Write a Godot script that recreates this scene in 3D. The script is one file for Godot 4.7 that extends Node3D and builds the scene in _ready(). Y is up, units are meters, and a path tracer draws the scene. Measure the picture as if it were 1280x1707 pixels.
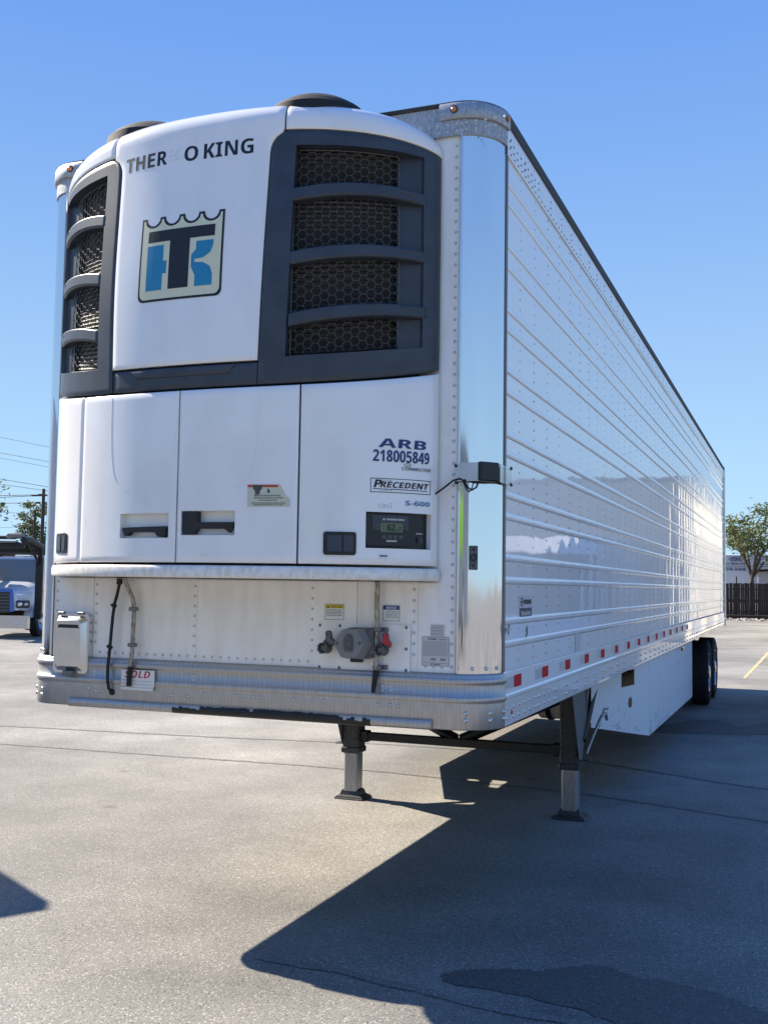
extends Node3D

# ---------------------------------------------------------------- mesh builder
class MB:
	var st := SurfaceTool.new()
	func _init():
		st.begin(Mesh.PRIMITIVE_TRIANGLES)
		st.set_smooth_group(-1)
	func flat(): st.set_smooth_group(-1)
	func smooth(g := 0): st.set_smooth_group(g)
	func t(a: Vector3, b: Vector3, c: Vector3):
		st.add_vertex(a); st.add_vertex(c); st.add_vertex(b)
	func q(a: Vector3, b: Vector3, c: Vector3, d: Vector3):
		t(a, b, c); t(a, c, d)
	func quv(a: Vector3, b: Vector3, c: Vector3, d: Vector3, r := Rect2(0, 0, 1, 1)):
		var uv := [Vector2(r.position.x, r.end.y), r.end, Vector2(r.end.x, r.position.y), r.position]
		var p := [a, b, c, d]
		for k in [0, 2, 1, 0, 3, 2]:
			st.set_uv(uv[k]); st.add_vertex(p[k])
	func away(pts: Array, ref: Vector3):
		var mid := Vector3.ZERO
		for p in pts: mid += p
		mid /= pts.size()
		var n: Vector3 = (pts[1] - pts[0]).cross(pts[2] - pts[0])
		if n.dot(mid - ref) < 0: pts.reverse()
		for k in range(1, pts.size() - 1): t(pts[0], pts[k], pts[k + 1])
	func box(c: Vector3, s: Vector3, b := 0.0, bas := Basis.IDENTITY):
		var h := s * 0.5
		b = minf(b, minf(h.x, minf(h.y, h.z)) * 0.9)
		if b <= 0.0:
			for ax in 3:
				for sg in [-1.0, 1.0]:
					var pts := []
					for k in [[-1, -1], [1, -1], [1, 1], [-1, 1]]:
						var v := Vector3.ZERO
						v[ax] = sg * h[ax]; v[(ax + 1) % 3] = k[0] * h[(ax + 1) % 3]; v[(ax + 2) % 3] = k[1] * h[(ax + 2) % 3]
						pts.append(c + bas * v)
					away(pts, c)
			return
		var g := func(ax: int, sx: float, sy: float, sz: float) -> Vector3:
			var sg := Vector3(sx, sy, sz)
			var v := Vector3.ZERO
			for k in 3: v[k] = sg[k] * (h[k] if k == ax else h[k] - b)
			return c + bas * v
		for ax in 3:
			for sg in [-1.0, 1.0]:
				var pts := []
				for k in [[-1, -1], [1, -1], [1, 1], [-1, 1]]:
					var v := Vector3.ZERO
					v[ax] = sg; v[(ax + 1) % 3] = k[0]; v[(ax + 2) % 3] = k[1]
					pts.append(g.call(ax, v.x, v.y, v.z))
				away(pts, c)
			var a1 := (ax + 1) % 3
			var a2 := (ax + 2) % 3
			for s1 in [-1.0, 1.0]:
				for s2 in [-1.0, 1.0]:
					var v0 := Vector3.ZERO; v0[ax] = -1; v0[a1] = s1; v0[a2] = s2
					var v1 := v0; v1[ax] = 1
					away([g.call(a1, v0.x, v0.y, v0.z), g.call(a1, v1.x, v1.y, v1.z), g.call(a2, v1.x, v1.y, v1.z), g.call(a2, v0.x, v0.y, v0.z)], c)
		for sx in [-1.0, 1.0]:
			for sy in [-1.0, 1.0]:
				for sz in [-1.0, 1.0]:
					away([g.call(0, sx, sy, sz), g.call(1, sx, sy, sz), g.call(2, sx, sy, sz)], c)
	func cyl(a: Vector3, b: Vector3, ra: float, rb: float, n := 16, caps := true):
		var d := (b - a).normalized()
		var u := d.cross(Vector3.UP if absf(d.y) < 0.9 else Vector3.RIGHT).normalized()
		var w := d.cross(u)
		var A := []; var B := []
		for k in n:
			var e := u * cos(TAU * k / n) + w * sin(TAU * k / n)
			A.append(a + e * ra); B.append(b + e * rb)
		smooth(1)
		for k in n:
			var j := (k + 1) % n
			q(A[j], A[k], B[k], B[j]) if false else q(A[k], A[j], B[j], B[k])
		flat()
		if caps:
			for k in n:
				var j := (k + 1) % n
				if ra > 0: t(a, A[j], A[k])
				if rb > 0: t(b, B[k], B[j])
	func tube(pts: Array, r: float, n := 8, r_end := -1.0):
		var rings := []
		var up := Vector3.ZERO
		for i in pts.size():
			var d: Vector3 = (pts[mini(i + 1, pts.size() - 1)] - pts[maxi(i - 1, 0)]).normalized()
			if up == Vector3.ZERO: up = d.cross(Vector3.UP if absf(d.y) < 0.9 else Vector3.RIGHT).normalized()
			up = (up - d * up.dot(d)).normalized()
			var w := d.cross(up)
			var rr := r if r_end < 0 else lerpf(r, r_end, float(i) / (pts.size() - 1))
			var ring := []
			for k in n: ring.append(pts[i] + (up * cos(TAU * k / n) + w * sin(TAU * k / n)) * rr)
			rings.append(ring)
		smooth(2)
		for i in rings.size() - 1:
			for k in n:
				var j := (k + 1) % n
				q(rings[i][k], rings[i][j], rings[i + 1][j], rings[i + 1][k])
		flat()
		for k in range(1, n - 1):
			t(rings[0][0], rings[0][k + 1], rings[0][k])
			t(rings[-1][0], rings[-1][k], rings[-1][k + 1])
	func dome(p: Vector3, nrm: Vector3, r: float, h: float, n := 7):
		var u := nrm.cross(Vector3.UP if absf(nrm.y) < 0.9 else Vector3.RIGHT).normalized()
		var w := nrm.cross(u)
		smooth(3)
		for k in n:
			var e0 := u * cos(TAU * k / n) + w * sin(TAU * k / n)
			var e1 := u * cos(TAU * (k + 1) / n) + w * sin(TAU * (k + 1) / n)
			q(p + e0 * r, p + e1 * r, p + e1 * r * 0.7 + nrm * h * 0.75, p + e0 * r * 0.7 + nrm * h * 0.75)
			t(p + e0 * r * 0.7 + nrm * h * 0.75, p + e1 * r * 0.7 + nrm * h * 0.75, p + nrm * h)
		flat()
	func prism(poly: PackedVector2Array, xf: Transform3D, depth: float):
		var area := 0.0
		for i in poly.size():
			var a := poly[i]; var b := poly[(i + 1) % poly.size()]
			area += a.x * b.y - b.x * a.y
		if area < 0: poly.reverse()
		var idx := Geometry2D.triangulate_polygon(poly)
		for k in range(0, idx.size(), 3):
			var a := poly[idx[k]]; var b := poly[idx[k + 1]]; var c := poly[idx[k + 2]]
			if (b - a).cross(c - a) < 0:
				var s := b; b = c; c = s
			t(xf * Vector3(a.x, a.y, depth), xf * Vector3(b.x, b.y, depth), xf * Vector3(c.x, c.y, depth))
			t(xf * Vector3(a.x, a.y, 0), xf * Vector3(c.x, c.y, 0), xf * Vector3(b.x, b.y, 0))
		for i in poly.size():
			var a := poly[i]; var b := poly[(i + 1) % poly.size()]
			q(xf * Vector3(a.x, a.y, 0), xf * Vector3(b.x, b.y, 0), xf * Vector3(b.x, b.y, depth), xf * Vector3(a.x, a.y, depth))
	# profile of (offset, y) swept along a path of [point xz, outward normal xz]
	func sweep(path: Array, prof: Array, g := 0, close := false):
		var m := prof.size()
		for i in path.size() - 1:
			for j in (m if close else m - 1):
				var j2 := (j + 1) % m
				smooth(g + j if g >= 10 else g)
				q(pp(path[i], prof[j]), pp(path[i + 1], prof[j]), pp(path[i + 1], prof[j2]), pp(path[i], prof[j2]))
		flat()
	func pp(a: Array, pr: Vector2) -> Vector3:
		return Vector3(a[0].x + a[1].x * pr.x, pr.y, a[0].y + a[1].y * pr.x)
	func lathe(c: Vector3, axis: Vector3, prof: Array, n := 32, smooth_it := true):
		var u := axis.cross(Vector3.UP if absf(axis.y) < 0.9 else Vector3.RIGHT).normalized()
		var w := axis.cross(u)
		for i in prof.size() - 1:
			if smooth_it: smooth(20 + i)
			for k in n:
				var e0 := u * cos(TAU * k / n) + w * sin(TAU * k / n)
				var e1 := u * cos(TAU * (k + 1) / n) + w * sin(TAU * (k + 1) / n)
				var a: Vector2 = prof[i]; var b: Vector2 = prof[i + 1]
				q(c + axis * a.x + e0 * a.y, c + axis * a.x + e1 * a.y, c + axis * b.x + e1 * b.y, c + axis * b.x + e0 * b.y)
		flat()
	func done() -> ArrayMesh:
		st.generate_normals()
		return st.commit()

# ---------------------------------------------------------------- materials
var M := {}
var font_bold: Font
var font_reg: Font
var font_mono: Font

func lin(r: float, g: float, b: float) -> Color:
	return Color(r, g, b).linear_to_srgb()

func mat(called: String, c: Color, rough := 0.5, metal := 0.0, coat := 0.0) -> StandardMaterial3D:
	var m := StandardMaterial3D.new()
	m.resource_name = called
	m.albedo_color = c; m.roughness = rough; m.metallic = metal
	if coat > 0.0:
		m.clearcoat_enabled = true; m.clearcoat = coat; m.clearcoat_roughness = 0.03
	M[called] = m
	return m

func noise_tex(sd: int, freq: float, lo: Color, hi: Color, size := 512, oct := 5, stops := [0.25, 0.75]) -> NoiseTexture2D:
	var n := FastNoiseLite.new()
	n.seed = sd; n.frequency = freq; n.fractal_octaves = oct
	var t := NoiseTexture2D.new()
	t.width = size; t.height = size; t.noise = n; t.seamless = true
	var g := Gradient.new()
	g.set_color(0, lo); g.set_offset(0, stops[0]); g.set_color(1, hi); g.set_offset(1, stops[1])
	t.color_ramp = g
	return t

func bump_tex(sd: int, freq: float, size := 512, oct := 4, strength := 4.0) -> NoiseTexture2D:
	var n := FastNoiseLite.new()
	n.seed = sd; n.frequency = freq; n.fractal_octaves = oct
	var t := NoiseTexture2D.new()
	t.width = size; t.height = size; t.noise = n; t.seamless = true
	t.as_normal_map = true; t.bump_strength = strength
	return t

func tri(m: StandardMaterial3D, scale: Vector3):
	m.uv1_triplanar = true; m.uv1_scale = scale

# ---------------------------------------------------------------- nodes
var used := {}
func numbered(called: String) -> String:
	if not used.has(called):
		used[called] = 0
		return called
	used[called] += 1
	return "%s_%03d" % [called, used[called]]

func thing(called: String, label: String, category: String, at := Vector3.ZERO, turn := 0.0, group := "") -> Node3D:
	var o := Node3D.new()
	o.name = numbered(called)
	add_child(o)
	o.position = at; o.rotation.y = turn
	o.set_meta("label", label); o.set_meta("category", category)
	if group: o.set_meta("group", group)
	return o

func node(called: String, parent: Node3D) -> Node3D:
	var o := Node3D.new()
	o.name = called
	parent.add_child(o, true)
	return o

func put(called: String, mesh: Mesh, m: Material, parent: Node3D, label := "") -> MeshInstance3D:
	var o := MeshInstance3D.new()
	o.name = called if parent != self else numbered(called)
	o.mesh = mesh
	o.material_override = m
	parent.add_child(o, true)
	if label: o.set_meta("label", label)
	return o

func put_mb(called: String, b: MB, m: Material, parent: Node3D, label := "") -> MeshInstance3D:
	return put(called, b.done(), m, parent, label)

func setting(called: String, mesh: Mesh, m: Material) -> MeshInstance3D:
	var o := put(called, mesh, m, self)
	o.set_meta("kind", "structure")
	return o

func stuff(o: Node3D):
	o.set_meta("kind", "stuff")

# ---------------------------------------------------------------- lettering
func text_arrays(text: String, font: Font) -> Array:
	var tm := TextMesh.new()
	tm.text = text; tm.font = font; tm.font_size = 96; tm.pixel_size = 0.01; tm.depth = 0.1; tm.curve_step = 1.5
	var arr := tm.surface_get_arrays(0) if tm.get_surface_count() > 0 else []
	return arr

# maps lettering through fn(u, v, w): u, v 0..1 across the text's box, w 0 back .. 1 front
func mapped_text(text: String, font: Font, fn: Callable) -> ArrayMesh:
	var arr := text_arrays(text, font)
	var v: PackedVector3Array = arr[Mesh.ARRAY_VERTEX]
	var lo := Vector3.INF; var hi := -Vector3.INF
	for p in v: lo = lo.min(p); hi = hi.max(p)
	var s := hi - lo
	var out := PackedVector3Array()
	for p in v:
		var k := p - lo
		out.append(fn.call(k.x / s.x, k.y / s.y, k.z / s.z))
	var st := SurfaceTool.new()
	st.begin(Mesh.PRIMITIVE_TRIANGLES)
	st.set_smooth_group(-1)
	var idx = arr[Mesh.ARRAY_INDEX]
	if idx == null or idx.size() == 0:
		for p in out: st.add_vertex(p)
	else:
		for k in idx: st.add_vertex(out[k])
	st.generate_normals()
	return st.commit()

func flat_text(called: String, text: String, font: Font, xf: Transform3D, w: float, h: float, m: Material, parent: Node3D, shear := 0.0, thick := 0.0012):
	var mesh := mapped_text(text, font, func(u, v, d): return xf * Vector3(u * w + v * shear, v * h, d * thick))
	return put(called, mesh, m, parent)

# ---------------------------------------------------------------- the refrigeration unit's bowed surface
const UX := 1.27
const UW := 1.065
const UD := 0.48
var LX := PackedFloat32Array()
var LZ := PackedFloat32Array()
var LMAX := 0.0
const LN := 800

func unit_z(x: float) -> float:
	var t := absf(x - UX) / UW
	return UD * pow(maxf(0.0, 1.0 - pow(t, 2.4)), 1.0 / 1.45) if t < 1.0 else 0.0

func make_arc():
	var xs := []; var zs := []; var ls := []
	var acc := 0.0
	for k in 3001:
		var e := 1.0 - pow(1.0 - k / 3000.0, 2.6)
		var x := UX + UW * e
		var z := unit_z(x)
		if k > 0: acc += Vector2(x - xs[-1], z - zs[-1]).length()
		xs.append(x); zs.append(z); ls.append(acc)
	LMAX = acc
	var j := 0
	for i in LN + 1:
		var l := LMAX * i / LN
		while j < 2999 and ls[j + 1] < l: j += 1
		var f := clampf((l - ls[j]) / maxf(ls[j + 1] - ls[j], 1e-9), 0, 1)
		LX.append(lerpf(xs[j], xs[j + 1], f)); LZ.append(lerpf(zs[j], zs[j + 1], f))

func arc2(l: float) -> Vector2:
	var a := clampf(absf(l) / LMAX, 0, 1) * LN
	var i := mini(int(a), LN - 1)
	var f := a - i
	var x := lerpf(LX[i], LX[i + 1], f)
	return Vector2(x if l >= 0 else 2 * UX - x, lerpf(LZ[i], LZ[i + 1], f))

func L(x: float) -> float:
	var target := absf(x - UX)
	var lo := 0; var hi := LN
	while hi - lo > 1:
		var mid := (lo + hi) / 2
		if LX[mid] - UX < target: lo = mid
		else: hi = mid
	var f := clampf((target - (LX[lo] - UX)) / maxf(LX[hi] - LX[lo], 1e-9), 0, 1)
	var l := LMAX * (lo + f) / LN
	return l if x >= UX else -l

const ST := 3.915
const RHO := 0.10
var bow := 0.0
var bow_mid := 0.0
var bow_half := 1.0
func S(l: float, s: float, off := 0.0) -> Vector3:
	var p := arc2(l)
	var e := 0.012
	var d := (arc2(minf(l + e, LMAX)) - arc2(maxf(l - e, -LMAX))).normalized()
	var n := Vector3(-d.y, 0, d.x)
	if n.z < 0 and absf(n.z) > 0.3: n = -n
	var t := absf(l) / LMAX
	var a := 0.0
	var inset := 0.05 * pow(smoothstep(2.9, 3.95, s), 1.5) * (1.0 - t * t)
	var y := s
	if s > ST:
		a = minf((s - ST) / RHO, PI / 2)
		inset += RHO * (1 - cos(a))
		y = ST + RHO * sin(a)
		if (s - ST) / RHO > PI / 2: inset += (s - ST) - RHO * PI / 2
	y += 0.045 * (1.0 - t * t) * smoothstep(2.7, 3.885, s)
	y += 0.11 * t * t * t * smoothstep(2.45, 2.72, s) * (1.0 - 0.6 * smoothstep(2.8, 3.8, s)) - 0.11 * pow(t, 4.0) * smoothstep(3.7, 3.98, s)
	if bow != 0.0: y += bow * (1.0 - pow((l - bow_mid) / bow_half, 2.0))
	var nn := (n * cos(a) + Vector3.UP * sin(a)).normalized()
	return Vector3(p.x, y, p.y) - n * inset + nn * off

func upanel(b: MB, xl: Callable, xr: Callable, s0: float, s1: float, off: float, nl: int, ns: int, holes := [], depth := 0.03, edge := 0.005):
	var us := []; var ss := []
	for k in nl + 1: us.append(float(k) / nl)
	for k in ns + 1: ss.append(lerpf(s0, s1, float(k) / ns))
	var wid: float = xr.call((s0 + s1) / 2) - xl.call((s0 + s1) / 2)
	us += [0.006 / wid, 1.0 - 0.006 / wid]
	ss += [s0 + 0.006, s1 - 0.006]
	for h in holes:
		us += [h[0], h[1]]; ss += [h[2], h[3]]
	us.sort(); ss.sort()
	us = tidy(us); ss = tidy(ss)
	var P := []; var Q := []
	for j in ss.size():
		var rowp := []; var rowq := []
		for i in us.size():
			var l := lerpf(xl.call(ss[j]), xr.call(ss[j]), us[i])
			var at_edge: bool = i == 0 or j == 0 or i == us.size() - 1 or j == ss.size() - 1
			rowp.append(S(l, ss[j], off - (edge if at_edge else 0.0)))
			rowq.append(S(l, ss[j], off - depth))
		P.append(rowp); Q.append(rowq)
	var fill := func(i: int, j: int) -> bool:
		if i < 0 or j < 0 or i >= us.size() - 1 or j >= ss.size() - 1: return false
		var u: float = (us[i] + us[i + 1]) / 2; var s: float = (ss[j] + ss[j + 1]) / 2
		for h in holes:
			if u > h[0] and u < h[1] and s > h[2] and s < h[3]: return false
		return true
	for j in ss.size() - 1:
		for i in us.size() - 1:
			if not fill.call(i, j): continue
			b.smooth(0)
			b.q(P[j][i], P[j][i + 1], P[j + 1][i + 1], P[j + 1][i])
			b.flat()
			if not fill.call(i, j - 1): b.q(Q[j][i], Q[j][i + 1], P[j][i + 1], P[j][i])
			if not fill.call(i, j + 1): b.q(P[j + 1][i], P[j + 1][i + 1], Q[j + 1][i + 1], Q[j + 1][i])
			if not fill.call(i - 1, j): b.q(Q[j][i], P[j][i], P[j + 1][i], Q[j + 1][i])
			if not fill.call(i + 1, j): b.q(P[j][i + 1], Q[j][i + 1], Q[j + 1][i + 1], P[j + 1][i + 1])

func tidy(a: Array) -> Array:
	var o := [a[0]]
	for v in a:
		if v - o[-1] > 1e-5: o.append(v)
	return o

func K(v: float) -> Callable:
	return func(_s): return v

# flat artwork wrapped on the bowed surface: polygons in metres from (l0, s0)
func udecal(b: MB, poly: PackedVector2Array, l0: float, s0: float, off: float, thick := 0.0012):
	var lo := Vector2.INF; var hi := -Vector2.INF
	for p in poly: lo = lo.min(p); hi = hi.max(p)
	var x := lo.x
	while x < hi.x:
		var e := minf(x + 0.03, hi.x)
		var strip := PackedVector2Array([Vector2(x, lo.y - 1), Vector2(e, lo.y - 1), Vector2(e, hi.y + 1), Vector2(x, hi.y + 1)])
		var cells := []
		for tall in Geometry2D.intersect_polygons(poly, strip):
			var y := lo.y
			while y < hi.y:
				var ye := minf(y + 0.05, hi.y)
				cells.append_array(Geometry2D.intersect_polygons(tall, rectp(x - 1.0, y, e + 1.0, ye)))
				y = ye
		for piece in cells:
			var idx := Geometry2D.triangulate_polygon(piece)
			for k in range(0, idx.size(), 3):
				var t := [piece[idx[k]], piece[idx[k + 1]], piece[idx[k + 2]]]
				if (t[1] - t[0]).cross(t[2] - t[0]) < 0: t.reverse()
				b.t(S(l0 + t[0].x, s0 + t[0].y, off + thick), S(l0 + t[1].x, s0 + t[1].y, off + thick), S(l0 + t[2].x, s0 + t[2].y, off + thick))
		x = e

func utext(called: String, text: String, font: Font, l0: float, l1: float, s0: float, s1: float, m: Material, parent: Node3D, shear := 0.0, off := 0.0115, drop := 0.0):
	var mesh := mapped_text(text, font, func(u, v, d): return S(lerpf(l0, l1, u) + shear * v, lerpf(s0, s1, v) + drop * u, off + 0.0015 * d))
	return put(called, mesh, m, parent)

# ---------------------------------------------------------------- trailer plan path
const TW := 2.6
const TL := 16.15
const CR := 0.2
func plan(from_left := true, to_right := true) -> Array:
	var p := []
	if from_left:
		for k in 13:
			var a := PI - PI / 2 * k / 12
			p.append([Vector2(CR + cos(a) * CR, -CR + sin(a) * CR), Vector2(cos(a), sin(a))])
	if to_right:
		for k in 13:
			var a := PI / 2 - PI / 2 * k / 12
			p.append([Vector2(TW - CR + cos(a) * CR, -CR + sin(a) * CR), Vector2(cos(a), sin(a))])
	return p

var rng := RandomNumberGenerator.new()

func _ready():
	rng.seed = 7
	# ------------------------------------------------ camera, sky, sun, exposure
	var cam := Camera3D.new()
	cam.name = "camera"
	add_child(cam)
	cam.position = Vector3(3.9084, 1.8016, 4.7096)
	cam.basis = Basis(Vector3.UP, 0.3722) * Basis(Vector3.RIGHT, 0.0689) * Basis(Vector3.BACK, 0.0150)
	cam.fov = 51.44
	cam.near = 0.05; cam.far = 2000
	cam.current = true
	var env := Environment.new()
	env.background_mode = Environment.BG_SKY
	var sky := Sky.new()
	var sm := ProceduralSkyMaterial.new()
	sm.sky_top_color = lin(0.022, 0.088, 0.300)
	sm.sky_horizon_color = lin(0.215, 0.322, 0.388)
	sm.sky_curve = 0.25
	sm.ground_horizon_color = lin(0.30, 0.30, 0.30)
	sm.ground_bottom_color = lin(0.2, 0.2, 0.2)
	sm.sun_angle_max = 30.0
	sky.sky_material = sm
	env.sky = sky
	env.tonemap_mode = Environment.TONE_MAPPER_LINEAR
	env.tonemap_exposure = 2.75
	env.sdfgi_enabled = true; env.ssao_enabled = true; env.ssil_enabled = true
	var we := WorldEnvironment.new()
	we.name = "world_environment"
	we.environment = env
	add_child(we)
	var sun := DirectionalLight3D.new()
	sun.name = "sun"
	add_child(sun)
	sun.light_energy = 1.25
	sun.light_color = Color(1.0, 0.955, 0.89)
	sun.light_angular_distance = 0.5
	sun.shadow_enabled = true
	sun.look_at_from_position(Vector3.ZERO, Vector3(1.2, -1.0, 0.14), Vector3.UP)

	make_fonts()
	make_materials()
	make_arc()
	make_ground()
	make_trailer()
	make_surroundings()
	print("built")

func make_fonts():
	var f := SystemFont.new()
	f.font_names = PackedStringArray(["Droid Sans"]); f.font_weight = 700
	font_bold = f
	var r := SystemFont.new()
	r.font_names = PackedStringArray(["Droid Sans"])
	font_reg = r
	var o := SystemFont.new()
	o.font_names = PackedStringArray(["Droid Sans Mono"])
	font_mono = o

func make_materials():
	var m := mat("white_paint", lin(0.88, 0.862, 0.825), 0.28, 0.0, 0.6)
	m.albedo_texture = noise_tex(3, 0.012, Color(0.965, 0.96, 0.95), Color(1, 1, 1), 512, 5, [0.2, 0.7]); tri(m, Vector3(1.6, 0.35, 1.6))
	m = mat("unit_white", lin(0.88, 0.865, 0.835), 0.2, 0.0, 0.8)
	m.albedo_texture = noise_tex(4, 0.012, Color(0.975, 0.975, 0.97), Color(1, 1, 1), 512, 5, [0.2, 0.7]); tri(m, Vector3(0.6, 0.3, 0.6))
	m = mat("side_white", lin(0.86, 0.845, 0.81), 0.35, 0.0, 0.9)
	mat("skirt_white", lin(0.72, 0.73, 0.74), 0.55)
	m = mat("slate_plastic", lin(0.045, 0.055, 0.070), 0.40)
	m.albedo_texture = noise_tex(5, 0.02, Color(0.86, 0.87, 0.88), Color(1, 1, 1), 256, 4); tri(m, Vector3.ONE)
	mat("grille_dark", lin(0.034, 0.033, 0.032), 0.5)
	mat("grille_wire", lin(0.17, 0.165, 0.16), 0.35, 0.6)
	mat("black_plastic", lin(0.010, 0.010, 0.011), 0.4)
	mat("rubber", lin(0.014, 0.014, 0.014), 0.75)
	m = mat("chrome", lin(0.76, 0.77, 0.78), 0.08, 1.0)
	m.normal_enabled = true; m.normal_texture = bump_tex(9, 0.006, 512, 2, 1.6); m.normal_scale = 0.32; tri(m, Vector3(4.0, 0.12, 4.0))
	m = mat("aluminium", lin(0.52, 0.505, 0.48), 0.46, 0.65)
	m.albedo_texture = noise_tex(11, 0.02, Color(0.91, 0.905, 0.90), Color(1, 1, 1), 512, 5); tri(m, Vector3(9.0, 0.5, 9.0))
	m.roughness_texture = noise_tex(12, 0.03, Color(0.85, 0.85, 0.85), Color(1, 1, 1), 256, 4)
	m = mat("dull_aluminium", lin(0.46, 0.47, 0.48), 0.5, 0.6)
	m.albedo_texture = noise_tex(13, 0.03, Color(0.88, 0.87, 0.85), Color(1, 1, 1), 512, 6, [0.3, 0.6]); tri(m, Vector3(4.0, 2.0, 4.0))
	m = mat("bright_steel", lin(0.62, 0.63, 0.65), 0.22, 1.0)
	m.normal_enabled = true; m.normal_texture = bump_tex(15, 0.01, 256, 3, 2.0); m.normal_scale = 0.15; tri(m, Vector3(2, 1, 2))
	m = mat("grey_steel", lin(0.20, 0.20, 0.20), 0.45, 0.7)
	mat("rivet_steel", lin(0.13, 0.13, 0.135), 0.5, 0.4)
	mat("rivet_painted", lin(0.55, 0.56, 0.57), 0.4, 0.2)
	mat("bolt_zinc", lin(0.60, 0.60, 0.60), 0.3, 0.9)
	m = mat("black_frame", lin(0.012, 0.012, 0.012), 0.55)
	m.albedo_texture = noise_tex(16, 0.05, Color(0.6, 0.58, 0.55), Color(1, 1, 1), 256, 5); tri(m, Vector3.ONE * 2)
	m = mat("leg_steel", lin(0.40, 0.41, 0.42), 0.38, 0.7)
	m.albedo_texture = noise_tex(17, 0.05, Color(0.86, 0.85, 0.83), Color(1, 1, 1), 512, 5, [0.35, 0.65]); tri(m, Vector3(8.0, 0.3, 8.0))
	m = mat("gear_paint", lin(0.05, 0.052, 0.056), 0.5)
	m.albedo_texture = noise_tex(18, 0.05, Color(0.8, 0.78, 0.75), Color(1, 1, 1), 256, 5); tri(m, Vector3(4, 0.6, 4))
	mat("plate_grey", lin(0.14, 0.145, 0.15), 0.5)
	mat("roof_seal", lin(0.035, 0.032, 0.028), 0.7)
	m = mat("dirty_white", lin(0.84, 0.82, 0.78), 0.4)
	m.albedo_texture = noise_tex(19, 0.02, Color(0.93, 0.915, 0.87), Color(1, 1, 1), 512, 6, [0.3, 0.65]); tri(m, Vector3(2.5, 1.5, 2.5))
	m = mat("hose_cream", lin(0.46, 0.43, 0.36), 0.6)
	m.albedo_texture = noise_tex(20, 0.06, Color(0.6, 0.55, 0.48), Color(1, 1, 1), 256, 5, [0.3, 0.6]); tri(m, Vector3(6, 1.5, 6))
	m = mat("socket_cover", lin(0.21, 0.21, 0.205), 0.55)
	m = mat("socket_grey", lin(0.12, 0.12, 0.12), 0.6, 0.1)
	m.albedo_texture = noise_tex(21, 0.03, Color(0.85, 0.84, 0.82), Color(1, 1, 1), 256, 5); tri(m, Vector3.ONE * 4)
	mat("gladhand_red", lin(0.42, 0.02, 0.03), 0.5)
	mat("sticker_white", lin(0.74, 0.74, 0.72), 0.4)
	mat("sticker_grey", lin(0.56, 0.56, 0.54), 0.5)
	mat("sticker_cream", lin(0.58, 0.59, 0.44), 0.45)
	mat("sticker_yellow", lin(0.70, 0.52, 0.05), 0.45)
	mat("sticker_blue", lin(0.02, 0.06, 0.22), 0.45)
	mat("sticker_navy", lin(0.012, 0.018, 0.05), 0.45)
	mat("sticker_orange", lin(0.48, 0.07, 0.02), 0.45)
	mat("print_black", lin(0.012, 0.012, 0.014), 0.5)
	mat("print_grey", lin(0.12, 0.12, 0.13), 0.5)
	mat("print_red", lin(0.45, 0.02, 0.035), 0.5)
	mat("print_maroon", lin(0.20, 0.02, 0.02), 0.5)
	mat("print_blue", lin(0.018, 0.032, 0.16), 0.45)
	mat("print_steel_blue", lin(0.10, 0.22, 0.42), 0.45)
	mat("logo_dark", lin(0.012, 0.014, 0.019), 0.6)
	mat("logo_cream", lin(0.72, 0.70, 0.48), 0.4)
	mat("logo_blue", lin(0.016, 0.23, 0.40), 0.4)
	m = mat("lens_amber", lin(0.55, 0.16, 0.02), 0.2, 0.0, 0.8)
	mat("lens_red", lin(0.40, 0.02, 0.015), 0.2, 0.0, 0.8)
	m = mat("tape_red", lin(0.52, 0.012, 0.018), 0.55)
	m.metallic_specular = 0.25
	mat("tape_silver", lin(0.55, 0.56, 0.58), 0.3, 0.2)
	mat("screen_green", lin(0.06, 0.085, 0.022), 0.15, 0.0, 0.6)
	mat("button_grey", lin(0.07, 0.07, 0.065), 0.5)
	m = mat("tyre", lin(0.016, 0.016, 0.017), 0.8)
	mat("wheel_alloy", lin(0.62, 0.63, 0.65), 0.2, 1.0)
	m = mat("tank_white", lin(0.55, 0.54, 0.49), 0.4)
	m = mat("grease", lin(0.008, 0.008, 0.008), 0.3)
	m = mat("brown_fence", lin(0.030, 0.018, 0.014), 0.7)
	m.albedo_texture = noise_tex(31, 0.03, Color(0.55, 0.5, 0.5), Color(1, 1, 1), 256, 4); tri(m, Vector3.ONE)
	m = mat("timber_dark", lin(0.05, 0.036, 0.026), 0.9)
	m.albedo_texture = noise_tex(32, 0.05, Color(0.4, 0.38, 0.35), Color(1, 1, 1), 256, 4); tri(m, Vector3(0.5, 4, 4))
	mat("far_white", lin(0.62, 0.63, 0.66), 0.5)
	mat("far_grey", lin(0.34, 0.34, 0.35), 0.7)
	mat("stone", lin(0.38, 0.35, 0.31), 0.9)
	m = mat("bark", lin(0.10, 0.075, 0.05), 0.9)
	m = mat("leaf", lin(0.15, 0.175, 0.055), 0.6)
	m.backlight_enabled = true; m.backlight = Color(0.35, 0.42, 0.12); m.vertex_color_use_as_albedo = true
	mat("windscreen_pale", lin(0.20, 0.23, 0.23), 0.2)
	mat("wire_black", lin(0.02, 0.02, 0.02), 0.7)
	mat("pole_wood", lin(0.06, 0.045, 0.035), 0.9)
	mat("truck_blue", lin(0.035, 0.12, 0.45), 0.25, 0.0, 0.8)
	mat("truck_pale", lin(0.68, 0.71, 0.75), 0.25, 0.0, 0.8)
	mat("warm_stucco", lin(0.60, 0.57, 0.50), 0.8)
	mat("cool_stucco", lin(0.30, 0.32, 0.35), 0.8)
	mat("vest_green", lin(0.40, 0.75, 0.06), 0.7)
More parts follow.
